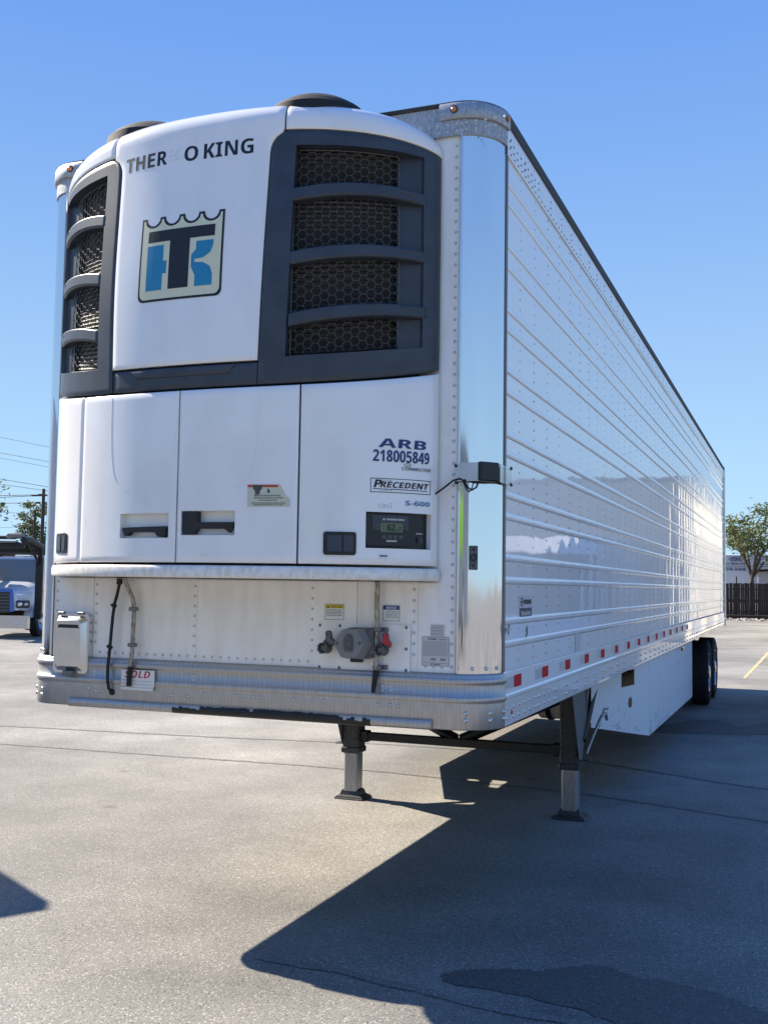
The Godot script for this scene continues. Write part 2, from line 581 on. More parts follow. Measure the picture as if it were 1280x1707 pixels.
	mat("skin", lin(0.35, 0.2, 0.13), 0.6)
	mat("denim", lin(0.03, 0.04, 0.07), 0.8)
	mat("paint_yellow", lin(0.52, 0.42, 0.22), 0.8)
	m = mat("window_glass", lin(0.06, 0.065, 0.065), 0.25)
	m.metallic_specular = 0.3

# ---------------------------------------------------------------- ground
func asphalt_fine() -> ImageTexture:
	var n := 1024
	var r := RandomNumberGenerator.new()
	r.seed = 99
	var h := PackedFloat32Array()
	h.resize(n * n)
	h.fill(0.68)
	# scattered aggregate of several sizes, wrapping round the tile
	for k in 52000:
		var cx := r.randi() % n; var cy := r.randi() % n
		var rad := 1 + int(pow(r.randf(), 3.0) * 4.0)
		var tone := 0.58 + r.randf() * 0.22
		if r.randf() < 0.16: tone = 0.88 + r.randf() * 0.12
		if r.randf() < 0.14: tone = 0.40 + r.randf() * 0.15
		for dy in range(-rad, rad + 1):
			for dx in range(-rad, rad + 1):
				if dx * dx + dy * dy <= rad * rad:
					h[((cy + dy + n) % n) * n + (cx + dx + n) % n] = tone
	var d := PackedByteArray()
	d.resize(n * n * 3)
	for i in n * n:
		var v := clampf(h[i] + (r.randf() - 0.5) * 0.10, 0, 1)
		d[i * 3] = int(v * 255); d[i * 3 + 1] = int(v * 253); d[i * 3 + 2] = int(v * 248)
	return ImageTexture.create_from_image(Image.create_from_data(n, n, false, Image.FORMAT_RGB8, d))

const MACRO := 36.0
func asphalt_macro() -> ImageTexture:
	var n := 1024
	var a := FastNoiseLite.new(); a.seed = 21; a.frequency = 0.006; a.fractal_octaves = 5
	var b := FastNoiseLite.new(); b.seed = 22; b.frequency = 0.03; b.fractal_octaves = 4
	var ia := a.get_seamless_image(n, n)
	var ib := b.get_seamless_image(n, n)
	var f := PackedFloat32Array()
	f.resize(n * n)
	for y in n:
		for x in n:
			f[y * n + x] = 0.89 + 0.32 * (ia.get_pixel(x, y).r - 0.5) + 0.16 * (ib.get_pixel(x, y).r - 0.5)
	# tyre scuffs: long faint dark curved tracks of worn rubber
	var r := RandomNumberGenerator.new(); r.seed = 5
	for k in 46:
		var p := Vector2(r.randf() * n, r.randf() * n)
		var ang := (0.15 if r.randf() < 0.7 else 1.3) + (r.randf() - 0.5) * 0.7
		var bend := (r.randf() - 0.5) * 0.004
		var w := 2.0 + r.randf() * 5.0
		var dark := 0.02 + r.randf() * 0.075
		var steps := int(120 + r.randf() * 420)
		for s in steps:
			p += Vector2(cos(ang), sin(ang))
			ang += bend
			var fade := minf(1.0, minf(s, steps - s) / 60.0) * (0.6 + 0.4 * b.get_noise_2d(p.x * 3, p.y * 3))
			for e in range(-int(w), int(w) + 1):
				var g := p + Vector2(-sin(ang), cos(ang)) * e
				var i := posmod(int(g.y), n) * n + posmod(int(g.x), n)
				f[i] = minf(f[i], f[i] - dark * fade * (1.0 - absf(e) / (w + 1.0)) * 0.75)
	# oil drips and blots
	for k in 260:
		var c := Vector2(r.randf() * n, r.randf() * n)
		var rad := 1.0 + pow(r.randf(), 4.0) * 9.0
		var dark := 0.05 + r.randf() * 0.16
		for dy in range(-int(rad) - 1, int(rad) + 2):
			for dx in range(-int(rad) - 1, int(rad) + 2):
				var q := Vector2(dx, dy).length() / rad + 0.5 * b.get_noise_2d((c.x + dx) * 6, (c.y + dy) * 6)
				if q < 1.0:
					var i := posmod(int(c.y) + dy, n) * n + posmod(int(c.x) + dx, n)
					f[i] -= dark * (1.0 - q)
	var d := PackedByteArray()
	d.resize(n * n * 3)
	for i in n * n:
		var v := clampf(f[i], 0.2, 1.0)
		d[i * 3] = int(v * 255); d[i * 3 + 1] = int(v * 252); d[i * 3 + 2] = int(v * 246)
	return ImageTexture.create_from_image(Image.create_from_data(n, n, false, Image.FORMAT_RGB8, d))

var fine_tex: ImageTexture
func make_ground():
	fine_tex = asphalt_fine()
	var macro := asphalt_macro()
	var g := mat("asphalt", lin(0.64, 0.635, 0.62), 0.85)
	g.albedo_texture = fine_tex
	g.detail_enabled = true
	g.detail_albedo = macro
	g.detail_blend_mode = BaseMaterial3D.BLEND_MODE_MUL
	g.detail_uv_layer = BaseMaterial3D.DETAIL_UV_2
	g.normal_enabled = true
	g.normal_texture = bump_tex(41, 0.14, 512, 4, 6.0)
	g.normal_scale = 0.15
	var st := SurfaceTool.new()
	st.begin(Mesh.PRIMITIVE_TRIANGLES)
	var step := 10.0
	for j in range(-60, 20):
		for i in range(-40, 40):
			var x := i * step; var z := j * step
			for k in [[0, 0], [1, 1], [0, 1], [0, 0], [1, 0], [1, 1]]:
				var p := Vector3(x + k[0] * step, 0, z + k[1] * step)
				st.set_normal(Vector3.UP)
				st.set_uv(Vector2(p.x, p.z) / 1.3)
				st.set_uv2(Vector2(p.x + 7.0, p.z + 3.0) / MACRO)
				st.add_vertex(p)
	st.generate_tangents()
	setting("ground", st.commit(), g)
	# tar seal line across the lot
	var tar := mat("tar_seal", lin(0.36, 0.35, 0.335), 0.8)
	tar.albedo_texture = fine_tex; tri(tar, Vector3.ONE / 1.3); tar.uv1_world_triplanar = true
	var line := [[-9.0, -4.30], [-4.294, -4.798], [-2.07, -4.911], [-0.8, -5.0], [0.15, -5.022], [2.058, -4.788], [3.663, -4.282], [7.5, -3.0]]
	var b := MB.new()
	strip_along(b, line, 0.045, 0.004, 11)
	setting("crack_seal", b.done(), tar)
	b = MB.new()
	strip_along(b, [[-8.0, -5.4], [-5.3, -5.95], [-2.5, -6.3], [-0.5, -6.7], [1.4, -6.75], [3.4, -5.8], [6, -5.1]], 0.05, 0.004, 12)
	setting("crack_seal", b.done(), tar)
	b = MB.new()
	strip_along(b, [[1.45, 0.02], [1.9, 0.03], [2.3, 0.10], [2.7, 0.17], [3.3, 0.2], [4.6, 0.3]], 0.05, 0.004, 13)
	setting("crack_seal", b.done(), tar)
	# damp stain in the shade and an old patch further back
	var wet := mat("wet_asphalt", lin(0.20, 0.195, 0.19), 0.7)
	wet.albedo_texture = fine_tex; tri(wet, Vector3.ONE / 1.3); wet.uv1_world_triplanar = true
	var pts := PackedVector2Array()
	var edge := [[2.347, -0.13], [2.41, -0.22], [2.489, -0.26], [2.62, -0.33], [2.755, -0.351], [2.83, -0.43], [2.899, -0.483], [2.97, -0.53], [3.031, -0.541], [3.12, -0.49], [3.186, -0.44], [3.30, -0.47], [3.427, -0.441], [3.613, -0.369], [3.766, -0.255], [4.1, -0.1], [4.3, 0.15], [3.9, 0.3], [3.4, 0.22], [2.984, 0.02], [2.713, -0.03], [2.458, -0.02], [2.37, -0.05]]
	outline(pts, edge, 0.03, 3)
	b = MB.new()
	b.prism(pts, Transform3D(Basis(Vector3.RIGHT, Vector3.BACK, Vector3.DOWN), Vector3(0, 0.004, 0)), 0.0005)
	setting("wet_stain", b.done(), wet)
	pts = PackedVector2Array()
	outline(pts, [[1.6, -9.0], [2.3, -10.2], [2.5, -10.7], [2.786, -10.93], [2.95, -10.7], [3.138, -10.27], [3.3, -10.6], [3.494, -10.94], [5.5, -11.4], [6.4, -10.6], [5.4, -9.3], [3.527, -9.65], [2.7, -9.3]], 0.04, 4)
	b = MB.new()
	b.prism(pts, Transform3D(Basis(Vector3.RIGHT, Vector3.BACK, Vector3.DOWN), Vector3(0, 0.004, 0)), 0.0005)
	setting("wet_stain", b.done(), wet)
	# worn parking stripes
	for k in 3:
		b = MB.new()
		var x0 := 2.835 + k * 3.4
		strip_along(b, [[x0, -18.6], [x0 + 0.215, -28.5], [x0 + 0.45, -39.0]], 0.075, 0.004, 30 + k)
		setting("parking_line", b.done(), M.paint_yellow)

func outline(pts: PackedVector2Array, edge: Array, wob: float, sd: int):
	var r := RandomNumberGenerator.new(); r.seed = sd
	for i in edge.size():
		var a := Vector2(edge[i][0], edge[i][1]); var b := Vector2(edge[(i + 1) % edge.size()][0], edge[(i + 1) % edge.size()][1])
		for k in 8:
			var p := a.lerp(b, k / 8.0)
			pts.append(p + (b - a).normalized().orthogonal() * (r.randf() - 0.5) * wob * (0.0 if k == 0 else 1.0))

func strip_along(b: MB, line: Array, w: float, y: float, sd: int):
	var r := RandomNumberGenerator.new(); r.seed = sd
	var prev := []
	for i in line.size() - 1:
		var a := Vector2(line[i][0], line[i][1]); var c := Vector2(line[i + 1][0], line[i + 1][1])
		var n := maxi(2, int(a.distance_to(c) / 0.08))
		var d := (c - a).normalized(); var nn := Vector2(-d.y, d.x)
		for k in n:
			var p := a.lerp(c, float(k) / n) + nn * (r.randf() - 0.5) * w * 0.4
			var ww := w * (0.3 + 0.5 * r.randf())
			var cur := [Vector3(p.x + nn.x * ww, y, p.y + nn.y * ww), Vector3(p.x - nn.x * ww, y, p.y - nn.y * ww)]
			if prev: b.away([prev[0], cur[0], cur[1], prev[1]], Vector3(p.x, -5, p.y))
			prev = cur

# ---------------------------------------------------------------- the trailer
var trailer: Node3D
func rounded(l: float, b: float, r: float, t: float, rad: float, n := 5) -> PackedVector2Array:
	var p := PackedVector2Array()
	for c in [[r - rad, b + rad, -PI / 2], [r - rad, t - rad, 0.0], [l + rad, t - rad, PI / 2], [l + rad, b + rad, PI]]:
		for k in n + 1:
			var a: float = c[2] + PI / 2 * k / n
			p.append(Vector2(c[0] + cos(a) * rad, c[1] + sin(a) * rad))
	return p

func rectp(l: float, b: float, r: float, t: float) -> PackedVector2Array:
	return PackedVector2Array([Vector2(l, b), Vector2(r, b), Vector2(r, t), Vector2(l, t)])

func front_xf(z: float) -> Transform3D:
	return Transform3D(Basis.IDENTITY, Vector3(0, 0, z))

# a frame for flat artwork on the right-hand wall: x runs backwards along the trailer, z outwards
func side_xf(zc: float, y: float, x := TW + 0.0015) -> Transform3D:
	return Transform3D(Basis(Vector3(0, 0, -1), Vector3.UP, Vector3.RIGHT), Vector3(x, y, zc))

func make_trailer():
	trailer = thing("refrigerated_trailer", "white refrigerated box semi-trailer with front cooling unit, standing on its landing gear", "trailer")
	trailer_body()
	trailer_side()
	trailer_front_fittings()
	refrigeration_unit()
	landing_gear()
	running_gear()

func trailer_body():
	var T := trailer
	var b: MB
	# front wall in lapped sheets
	var xs := [0.165, 0.42, 1.055, 1.935, 2.245, 2.436]
	for k in 5:
		b = MB.new()
		var z := -0.012 + (0.0025 if k % 2 == 0 else 0.0)
		b.box(Vector3((xs[k] + xs[k + 1]) / 2, (1.40 + 3.96) / 2, z - 0.02), Vector3(xs[k + 1] - xs[k] - 0.001, 2.56, 0.04), 0.002)
		put_mb("front_panel", b, M.white_paint, T)
	# insulated core behind the skins
	b = MB.new()
	b.box(Vector3(TW / 2, 2.66, -8.2), Vector3(2.5, 2.7, 15.7))
	put_mb("inner_lining", b, M.sticker_grey, T)
	# polished corners
	for side in 2:
		b = MB.new()
		var pth := plan(side == 0, side == 1)
		if side == 0: pth.append([Vector2(0.165, 0), Vector2(0, 1)]) if false else null
		var ext := []
		if side == 1:
			ext = [[Vector2(2.436, 0.0), Vector2(0, 1)], [Vector2(2.4, 0.0), Vector2(0, 1)]]
			pth = pth.filter(func(a): return a[0].x > 2.436)
			pth.push_front([Vector2(2.436, -0.0032), Vector2(0.19, 0.98)])
		else:
			pth = pth.filter(func(a): return a[0].x < 0.164)
			pth.append([Vector2(0.164, -0.0032), Vector2(-0.19, 0.98)])
		b.sweep(pth, [Vector2(0.001, 1.40), Vector2(0.001, 2.0), Vector2(0.001, 2.6), Vector2(0.001, 3.2), Vector2(0.001, 3.96)])
		put_mb("corner_panel", b, M.chrome, T, "polished stainless rounded corner")
		# edge trims of the corner
		b = MB.new()
		var ex := 2.438 if side == 1 else 0.162
		b.box(Vector3(ex, 2.68, 0.0), Vector3(0.012, 2.56, 0.014), 0.004)
		put_mb("corner_trim", b, M.bright_steel, T)
		b = MB.new()
		b.box(Vector3(2.603 if side == 1 else -0.003, 2.68, -0.212), Vector3(0.012, 2.56, 0.022), 0.004)
		put_mb("corner_trim", b, M.grey_steel, T)
	# bottom bolster: extruded rail with two ridges, carried round both corners
	b = MB.new()
	var prof := [Vector2(-0.05, 1.145), Vector2(0.012, 1.145), Vector2(0.016, 1.15), Vector2(0.016, 1.262)]
	for k in 7:
		var a := -PI / 2 + PI * k / 6
		prof.append(Vector2(0.016 + cos(a) * 0.0075, 1.283 + sin(a) * 0.014))
	prof.append(Vector2(0.016, 1.345))
	for k in 7:
		var a := -PI / 2 + PI * k / 6
		prof.append(Vector2(0.016 + cos(a) * 0.0075, 1.366 + sin(a) * 0.014))
	prof += [Vector2(0.016, 1.388), Vector2(0.008, 1.398), Vector2(-0.03, 1.400)]
	var path := plan()
	var full := []
	for i in path.size() - 1:
		full.append(path[i])
		if i == 12:
			for k in range(1, 12): full.append([Vector2(lerpf(CR, TW - CR, k / 12.0), 0), Vector2(0, 1)])
	full.append(path[-1])
	var pr2 := []
	for p in prof: pr2.append(p)
	b.sweep(full, pr2, 0)
	put_mb("front_bolster", b, M.aluminium, T, "brushed aluminium front rail with two ridges")
	# top band and cap
	b = MB.new()
	b.sweep(full, [Vector2(0.0, 3.945), Vector2(0.010, 3.945), Vector2(0.010, 4.020), Vector2(0.004, 4.024), Vector2(0.004, 4.094), Vector2(-0.02, 4.096)], 10)
	put_mb("top_band", b, M.dull_aluminium, T)
	for side in 2:
		b = MB.new()
		var cp := []
		for a in full:
			if side == 1 and a[0].x > 2.33: cp.append(a)
			if side == 0 and a[0].x < 0.27: cp.append(a)
		if side == 1: cp.push_front([Vector2(2.33, 0), Vector2(0, 1)])
		else: cp.append([Vector2(0.27, 0), Vector2(0, 1)])
		b.sweep(cp, [Vector2(0.0, 4.022), Vector2(0.020, 4.022), Vector2(0.024, 4.03), Vector2(0.022, 4.092), Vector2(0.012, 4.108), Vector2(-0.05, 4.116)], 0)
		put_mb("roof_corner_cap", b, M.dull_aluminium, T)
		var sgn := 1.0 if side == 1 else -1.0
		b = MB.new()
		b.lathe(Vector3(1.3 + sgn * 1.105, 4.066, 0.0235), Vector3.BACK, [Vector2(0, 0.019), Vector2(0.004, 0.019), Vector2(0.004, 0.015)], 16)
		put_mb("lamp_bezel", b, M.black_plastic, T)
		b = MB.new()
		b.dome(Vector3(1.3 + sgn * 1.105, 4.066, 0.0245), Vector3.BACK, 0.0155, 0.010, 16)
		put_mb("marker_lamp", b, M.lens_amber, T)
		b = MB.new()
		b.dome(Vector3(1.3 + sgn * 1.323, 4.066, -0.16), Vector3.RIGHT * sgn, 0.017, 0.010, 16)
		put_mb("marker_lamp", b, M.lens_amber, T)
	b = MB.new()
	var top := []
	for a in full: top.append(a)
	b.sweep(full, [Vector2(-0.01, 4.088), Vector2(0.012, 4.092), Vector2(0.014, 4.108), Vector2(-0.06, 4.118)], 10)
	put_mb("roof_edge", b, M.roof_seal, T)
	# roof sheet with rounded front corners
	var rp := PackedVector2Array()
	for a in full: rp.append(Vector2(a[0].x, -a[0].y))
	rp.append(Vector2(TW, TL)); rp.append(Vector2(0, TL))
	b = MB.new()
	b.prism(rp, Transform3D(Basis(Vector3.RIGHT, Vector3.FORWARD, Vector3.UP), Vector3(0, 4.095, 0)), 0.022)
	put_mb("roof", b, M.dull_aluminium, T)
	# floor, crossmembers and rear frame
	b = MB.new()
	var fp := PackedVector2Array()
	for a in full: fp.append(Vector2(a[0].x, -a[0].y))
	fp.append(Vector2(TW, TL)); fp.append(Vector2(0, TL))
	b.prism(fp, Transform3D(Basis(Vector3.RIGHT, Vector3.FORWARD, Vector3.UP), Vector3(0, 1.255, 0)), 0.08)
	put_mb("floor", b, M.black_frame, T)
	b = MB.new()
	b.prism(rectp(0.35, 0.06, TW - 0.35, 1.6), Transform3D(Basis(Vector3.RIGHT, Vector3.FORWARD, Vector3.UP), Vector3(0, 1.16, 0)), 0.012)
	put_mb("coupler_plate", b, M.grease, T)
	for k in 40:
		b = MB.new()
		b.box(Vector3(TW / 2, 1.205, -1.75 - k * 0.36), Vector3(2.5, 0.095, 0.05))
		put_mb("crossmember", b, M.black_frame, T)
	b = MB.new()
	for x in [0.02, TW - 0.02]: b.box(Vector3(x, 2.63, -TL - 0.03), Vector3(0.10, 2.98, 0.06), 0.01)
	b.box(Vector3(TW / 2, 4.07, -TL - 0.03), Vector3(2.44, 0.1, 0.06), 0.01)
	b.box(Vector3(TW / 2, 1.2, -TL - 0.03), Vector3(2.44, 0.12, 0.06), 0.01)
	put_mb("rear_frame", b, M.bright_steel, T)
	b = MB.new()
	b.box(Vector3(TW / 2, 2.65, -TL - 0.02), Vector3(2.46, 2.78, 0.04))
	put_mb("rear_door", b, M.white_paint, T)
	# rivets of the front
	b = MB.new()
	var x := 0.47
	while x < 1.72:
		b.dome(Vector3(x, 1.428, -0.0095), Vector3.BACK, 0.0075, 0.004); x += 0.0485
	for xx in [2.285, 2.325, 2.365]: b.dome(Vector3(xx, 1.428, -0.0095), Vector3.BACK, 0.0085, 0.004)
	var y := 1.43
	while y < 3.93:
		b.dome(Vector3(2.411, y, -0.0095), Vector3.BACK, 0.0085, 0.0045)
		b.dome(Vector3(0.19, y, -0.0095), Vector3.BACK, 0.0085, 0.0045)
		y += 0.0525
	for xx in [0.44, 1.04, 1.7, 2.225]:
		y = 1.48
		while y < 1.84:
			b.dome(Vector3(xx, y, -0.009), Vector3.BACK, 0.0075, 0.004); y += 0.0505
	for i in 14:
		for yy in [3.965, 4.0]:
			b.dome(Vector3(2.04 + i * 0.047, yy, 0.010), Vector3.BACK, 0.008, 0.005)
			if i < 8: b.dome(Vector3(0.2 + i * 0.047, yy, 0.010), Vector3.BACK, 0.008, 0.005)
	for k in 5:
		var a := PI / 2 - PI / 2 * (k + 0.6) / 5
		for yy in [3.965, 4.0]:
			b.dome(Vector3(TW - CR + cos(a) * (CR + 0.01), yy, -CR + sin(a) * (CR + 0.01)), Vector3(cos(a), 0, sin(a)), 0.008, 0.005)
	stuff(put_mb("front_rivets", b, M.rivet_painted, T))
	b = MB.new()
	for k in 4:
		var a := PI / 2 - PI / 2 * (k * 0.9 + 0.5) / 4
		for s in [-1.0, 1.0]:
			b.dome(Vector3(1.3 + s * (1.1 + cos(a) * (CR + 0.003)), 1.425, -CR + sin(a) * (CR + 0.003)), Vector3(s * cos(a), 0, sin(a)), 0.010, 0.006)
	for xx in [0.425, 0.47, 0.515, 0.93, 1.03, 1.13, 1.30, 1.35, 1.40, 1.44, 1.62, 1.72, 1.78, 2.06, 2.12, 2.16]:
		b.dome(Vector3(xx, 1.235 + (0.008 if int(xx * 100) % 2 == 0 else -0.006), 0.016), Vector3.BACK, 0.010, 0.008)
	for xx in [0.455, 1.055, 1.06, 2.08, 2.12]:
		for yy in [1.312, 1.33]: b.dome(Vector3(xx, yy, 0.016), Vector3.BACK, 0.007, 0.004)
	for k in [0.25, 0.62, 0.93]:
		var a: float = PI / 2 - PI / 2 * k
		for s in [-1.0, 1.0]:
			for yy in [1.19, 1.222]:
				b.dome(Vector3(1.3 + s * (1.1 + cos(a) * (CR + 0.016)), yy, -CR + sin(a) * (CR + 0.016)), Vector3(s * cos(a), 0, sin(a)), 0.012, 0.009, 8)
	stuff(put_mb("bolster_bolts", b, M.bolt_zinc, T))

# ---------------------------------------------------------------- side walls
const RIBS := [3.779, 3.681, 3.468, 3.362, 3.153, 3.054, 2.852, 2.747, 2.54, 2.444, 2.245, 2.141, 1.942, 1.833, 1.638, 1.529]
func trailer_side():
	var T := trailer
	# profile of the ribbed sheet, bottom to top
	var prof := [Vector2(0, 1.40)]
	var ribs := RIBS.duplicate(); ribs.reverse()
	for y in ribs:
		var hw := 0.017
		var last: float = prof[-1].y
		var n := maxi(1, int((y - hw - last) / 0.05))
		for k in range(1, n + 1): prof.append(Vector2(0, lerpf(last, y - hw - 0.003, float(k) / n)))
		prof.append(Vector2(0, y - hw))
		for k in range(1, 9):
			var a := -PI + PI * k / 8.0
			prof.append(Vector2(0.0075 * sin(-a) if k < 8 else 0.0, y + hw * cos(a)))
		prof.append(Vector2(0, y + hw + 0.003))
	prof.append(Vector2(0, 3.86)); prof.append(Vector2(0, 3.95))
	var wn := FastNoiseLite.new(); wn.seed = 77; wn.frequency = 1.0; wn.fractal_octaves = 2
	var off := func(y: float, z: float) -> float:
		var quilt := 0.0008 * cos(TAU * (z + 0.5) / 0.317) * (0.6 + 0.4 * wn.get_noise_2d(y * 2.0, z * 0.5))
		return quilt + 0.0020 * wn.get_noise_2d(y * 1.1, z * 0.8) + 0.0003 * wn.get_noise_2d(y * 5.0 + 40, z * 4.0)
	var z0 := -0.215
	var seams := [z0]
	var zz := -1.94
	while zz > -TL + 0.4:
		seams.append(zz); zz -= 1.22
	seams.append(-TL)
	for k in seams.size() - 1:
		var b := MB.new()
		var za: float = seams[k]; var zb: float = seams[k + 1] + 0.0006
		var n := maxi(6, int((za - zb) / 0.053))
		for i in n:
			var a := lerpf(za, zb, float(i) / n); var c := lerpf(za, zb, float(i + 1) / n)
			for j in prof.size() - 1:
				var p0: Vector2 = prof[j]; var p1: Vector2 = prof[j + 1]
				b.smooth(0)
				b.q(Vector3(TW + p0.x + off.call(p0.y, a), p0.y, a), Vector3(TW + p0.x + off.call(p0.y, c), p0.y, c),
					Vector3(TW + p1.x + off.call(p1.y, c), p1.y, c), Vector3(TW + p1.x + off.call(p1.y, a), p1.y, a))
		put_mb("side_panel", b, M.side_white, T)
	# far side, plain ribbed sheet
	var lb := MB.new()
	for j in prof.size() - 1:
		var p0: Vector2 = prof[j]; var p1: Vector2 = prof[j + 1]
		lb.q(Vector3(-p0.x, p0.y, -TL), Vector3(-p0.x, p0.y, z0), Vector3(-p1.x, p1.y, z0), Vector3(-p1.x, p1.y, -TL))
	put_mb("side_panel", lb, M.side_white, T)
	# rails
	for s in [1.0, -1.0]:
		var rail := [[Vector2(1.3 + s * 1.3, -0.2), Vector2(s, 0)], [Vector2(1.3 + s * 1.3, -TL), Vector2(s, 0)]]
		if s < 0: rail.reverse()
		var b := MB.new()
		b.sweep(rail, [Vector2(-0.05, 1.145), Vector2(0.010, 1.145), Vector2(0.013, 1.149), Vector2(0.013, 1.268), Vector2(0.020, 1.275), Vector2(0.020, 1.288), Vector2(0.012, 1.297), Vector2(0.010, 1.395), Vector2(0.006, 1.401), Vector2(-0.01, 1.401)], 10)
		put_mb("bottom_rail", b, M.side_white if s > 0 else M.aluminium, T)
		b = MB.new()
		b.sweep(rail, [Vector2(-0.02, 3.905), Vector2(0.008, 3.905), Vector2(0.010, 3.91), Vector2(0.010, 4.05), Vector2(-0.01, 4.055)], 10)
		put_mb("top_rail", b, M.white_paint, T)
		b = MB.new()
		b.sweep(rail, [Vector2(-0.02, 4.048), Vector2(0.016, 4.05), Vector2(0.018, 4.075), Vector2(0.018, 4.105), Vector2(-0.03, 4.118)], 10)
		put_mb("roof_edge", b, M.roof_seal, T)
	# rivets of the right-hand side
	var rb := MB.new()
	var z := -0.5
	while z > -TL + 0.1:
		var y := 1.44
		while y < 3.89:
			var clear := true
			for rv in ribs:
				if absf(rv - y) < 0.024: clear = false
			if clear: rb.dome(Vector3(TW + 0.0003, y, z), Vector3.RIGHT, 0.0058, 0.0026, 5)
			y += 0.052
		z -= 0.317
	z = -0.26
	var n := 0
	while z > -TL + 0.05:
		rb.dome(Vector3(TW + 0.010, 3.925, z), Vector3.RIGHT, 0.0065, 0.0035, 6)
		if n % 4 == 0:
			rb.dome(Vector3(TW + 0.010, 3.965, z), Vector3.RIGHT, 0.0065, 0.0035, 6)
			rb.dome(Vector3(TW + 0.010, 4.0, z), Vector3.RIGHT, 0.0065, 0.0035, 6)
		if n < 8:
			rb.dome(Vector3(TW + 0.010, 3.95, z + 0.02), Vector3.RIGHT, 0.0065, 0.0035, 6)
			rb.dome(Vector3(TW + 0.010, 3.985, z + 0.02), Vector3.RIGHT, 0.0065, 0.0035, 6)
		z -= 0.075; n += 1
	stuff(put_mb("side_rivets", rb, M.rivet_steel, T))
	rb = MB.new()
	z = -0.30
	while z > -TL + 0.05:
		rb.dome(Vector3(TW + 0.010, 1.405, z), Vector3.RIGHT, 0.007, 0.005, 6)
		z -= 0.052
	z = -0.25
	n = 0
	while z > -TL + 0.05:
		for yy in [1.18, 1.228]:
			rb.dome(Vector3(TW + 0.013, yy, z), Vector3.RIGHT, 0.0095, 0.007, 7)
		z -= 0.115 if n < 10 and n != 5 and n != 6 else (0.05 if n < 10 or n % 2 == 0 else 0.27)
		n += 1
	stuff(put_mb("rail_rivets", rb, M.bolt_zinc, T))
	# conspicuity tape, silver and red, one length at a time
	z = -0.36
	n = 0
	while z > -TL + 0.3:
		if n < 15:
			var b := MB.new()
			b.prism(rectp(0, 1.318, 0.16, 1.372), side_xf(z + 0.14, 0, TW + 0.0112), 0.0006)
			put_mb("reflective_tape", b, M.tape_silver, T)
			b = MB.new()
			b.prism(rectp(0.0, 1.316, 0.15, 1.374), side_xf(z - 0.022, 0, TW + 0.0112), 0.0008)
			put_mb("reflective_tape", b, M.tape_red, T)
		z -= 0.61; n += 1
	# maker's stickers and small marks near the front corner
	var st := MB.new()
	st.prism(rectp(0, 0, 0.26, 0.058), side_xf(-0.525, 1.698, TW + 0.0022), 0.0006)
	var s1 := put_mb("sticker", st, M.tape_silver, T)
	flat_text("lettering", "HYUNDAI", font_bold, side_xf(-0.60, 1.716, TW + 0.003), 0.17, 0.024, M.print_black, s1)
	var em := MB.new()
	em.lathe(side_xf(-0.565, 1.728, TW + 0.003).origin, Vector3.RIGHT, [Vector2(0, 0.024), Vector2(0.0008, 0.024), Vector2(0.0008, 0.018)], 16)
	em.box(Vector3(TW + 0.0034, 1.728, -0.565), Vector3(0.0008, 0.008, 0.03))
	put_mb("emblem", em, M.print_black, s1)
	st = MB.new()
	st.prism(rectp(0, 0, 0.26, 0.052), side_xf(-0.525, 1.645, TW + 0.0022), 0.0006)
	var s2 := put_mb("sticker", st, M.sticker_navy, T)
	flat_text("lettering", "ThermoTech", font_reg, side_xf(-0.545, 1.659, TW + 0.003), 0.21, 0.026, M.sticker_white, s2)
	# rubbed-off marks
	var r := RandomNumberGenerator.new(); r.seed = 3
	st = MB.new()
	for g in [[-0.24, 1.60], [-0.33, 1.60], [-0.68, 1.575]]:
		for k in 7:
			var p := Vector3(TW + 0.0016 + k * 0.00004, g[1] + (r.randf() - 0.5) * 0.055, g[0] - (r.randf() - 0.5) * 0.05)
			st.box(p, Vector3(0.0004, 0.008 + r.randf() * 0.03, 0.006 + r.randf() * 0.012), 0.0, Basis(Vector3.RIGHT, r.randf() - 0.5))
	put_mb("scuff_marks", st, M.print_grey, T)
	# repair patch low on the wall
	st = MB.new()
	st.prism(rectp(0, 1.385, 0.17, 1.515), side_xf(-1.95, 0, TW + 0.001), 0.002)
	put_mb("repair_patch", st, M.tape_silver, T)
	# amber side lamp and small red reflector
	st = MB.new()
	st.box(Vector3(TW + 0.024, 1.11, -8.25), Vector3(0.03, 0.05, 0.07), 0.01)
	put_mb("side_lamp", st, M.lens_amber, T)
	st = MB.new()
	st.dome(Vector3(TW + 0.013, 1.205, -0.33), Vector3.RIGHT, 0.014, 0.008, 12)
	put_mb("reflector", st, M.lens_red, T)

# ---------------------------------------------------------------- things screwed to the front wall
func note_lines(b: MB, x0: float, x1: float, y_top: float, n: int, dy: float, h: float, z: float, sd: int):
	var r := RandomNumberGenerator.new(); r.seed = sd
	for k in n:
		var x := x0
		while x < x1 - 0.004:
			var w := minf(0.003 + r.randf() * 0.009, x1 - x)
			b.prism(rectp(x, y_top - k * dy - h, x + w, y_top - k * dy), front_xf(z), 0.0003)
			x += w + 0.0025
		

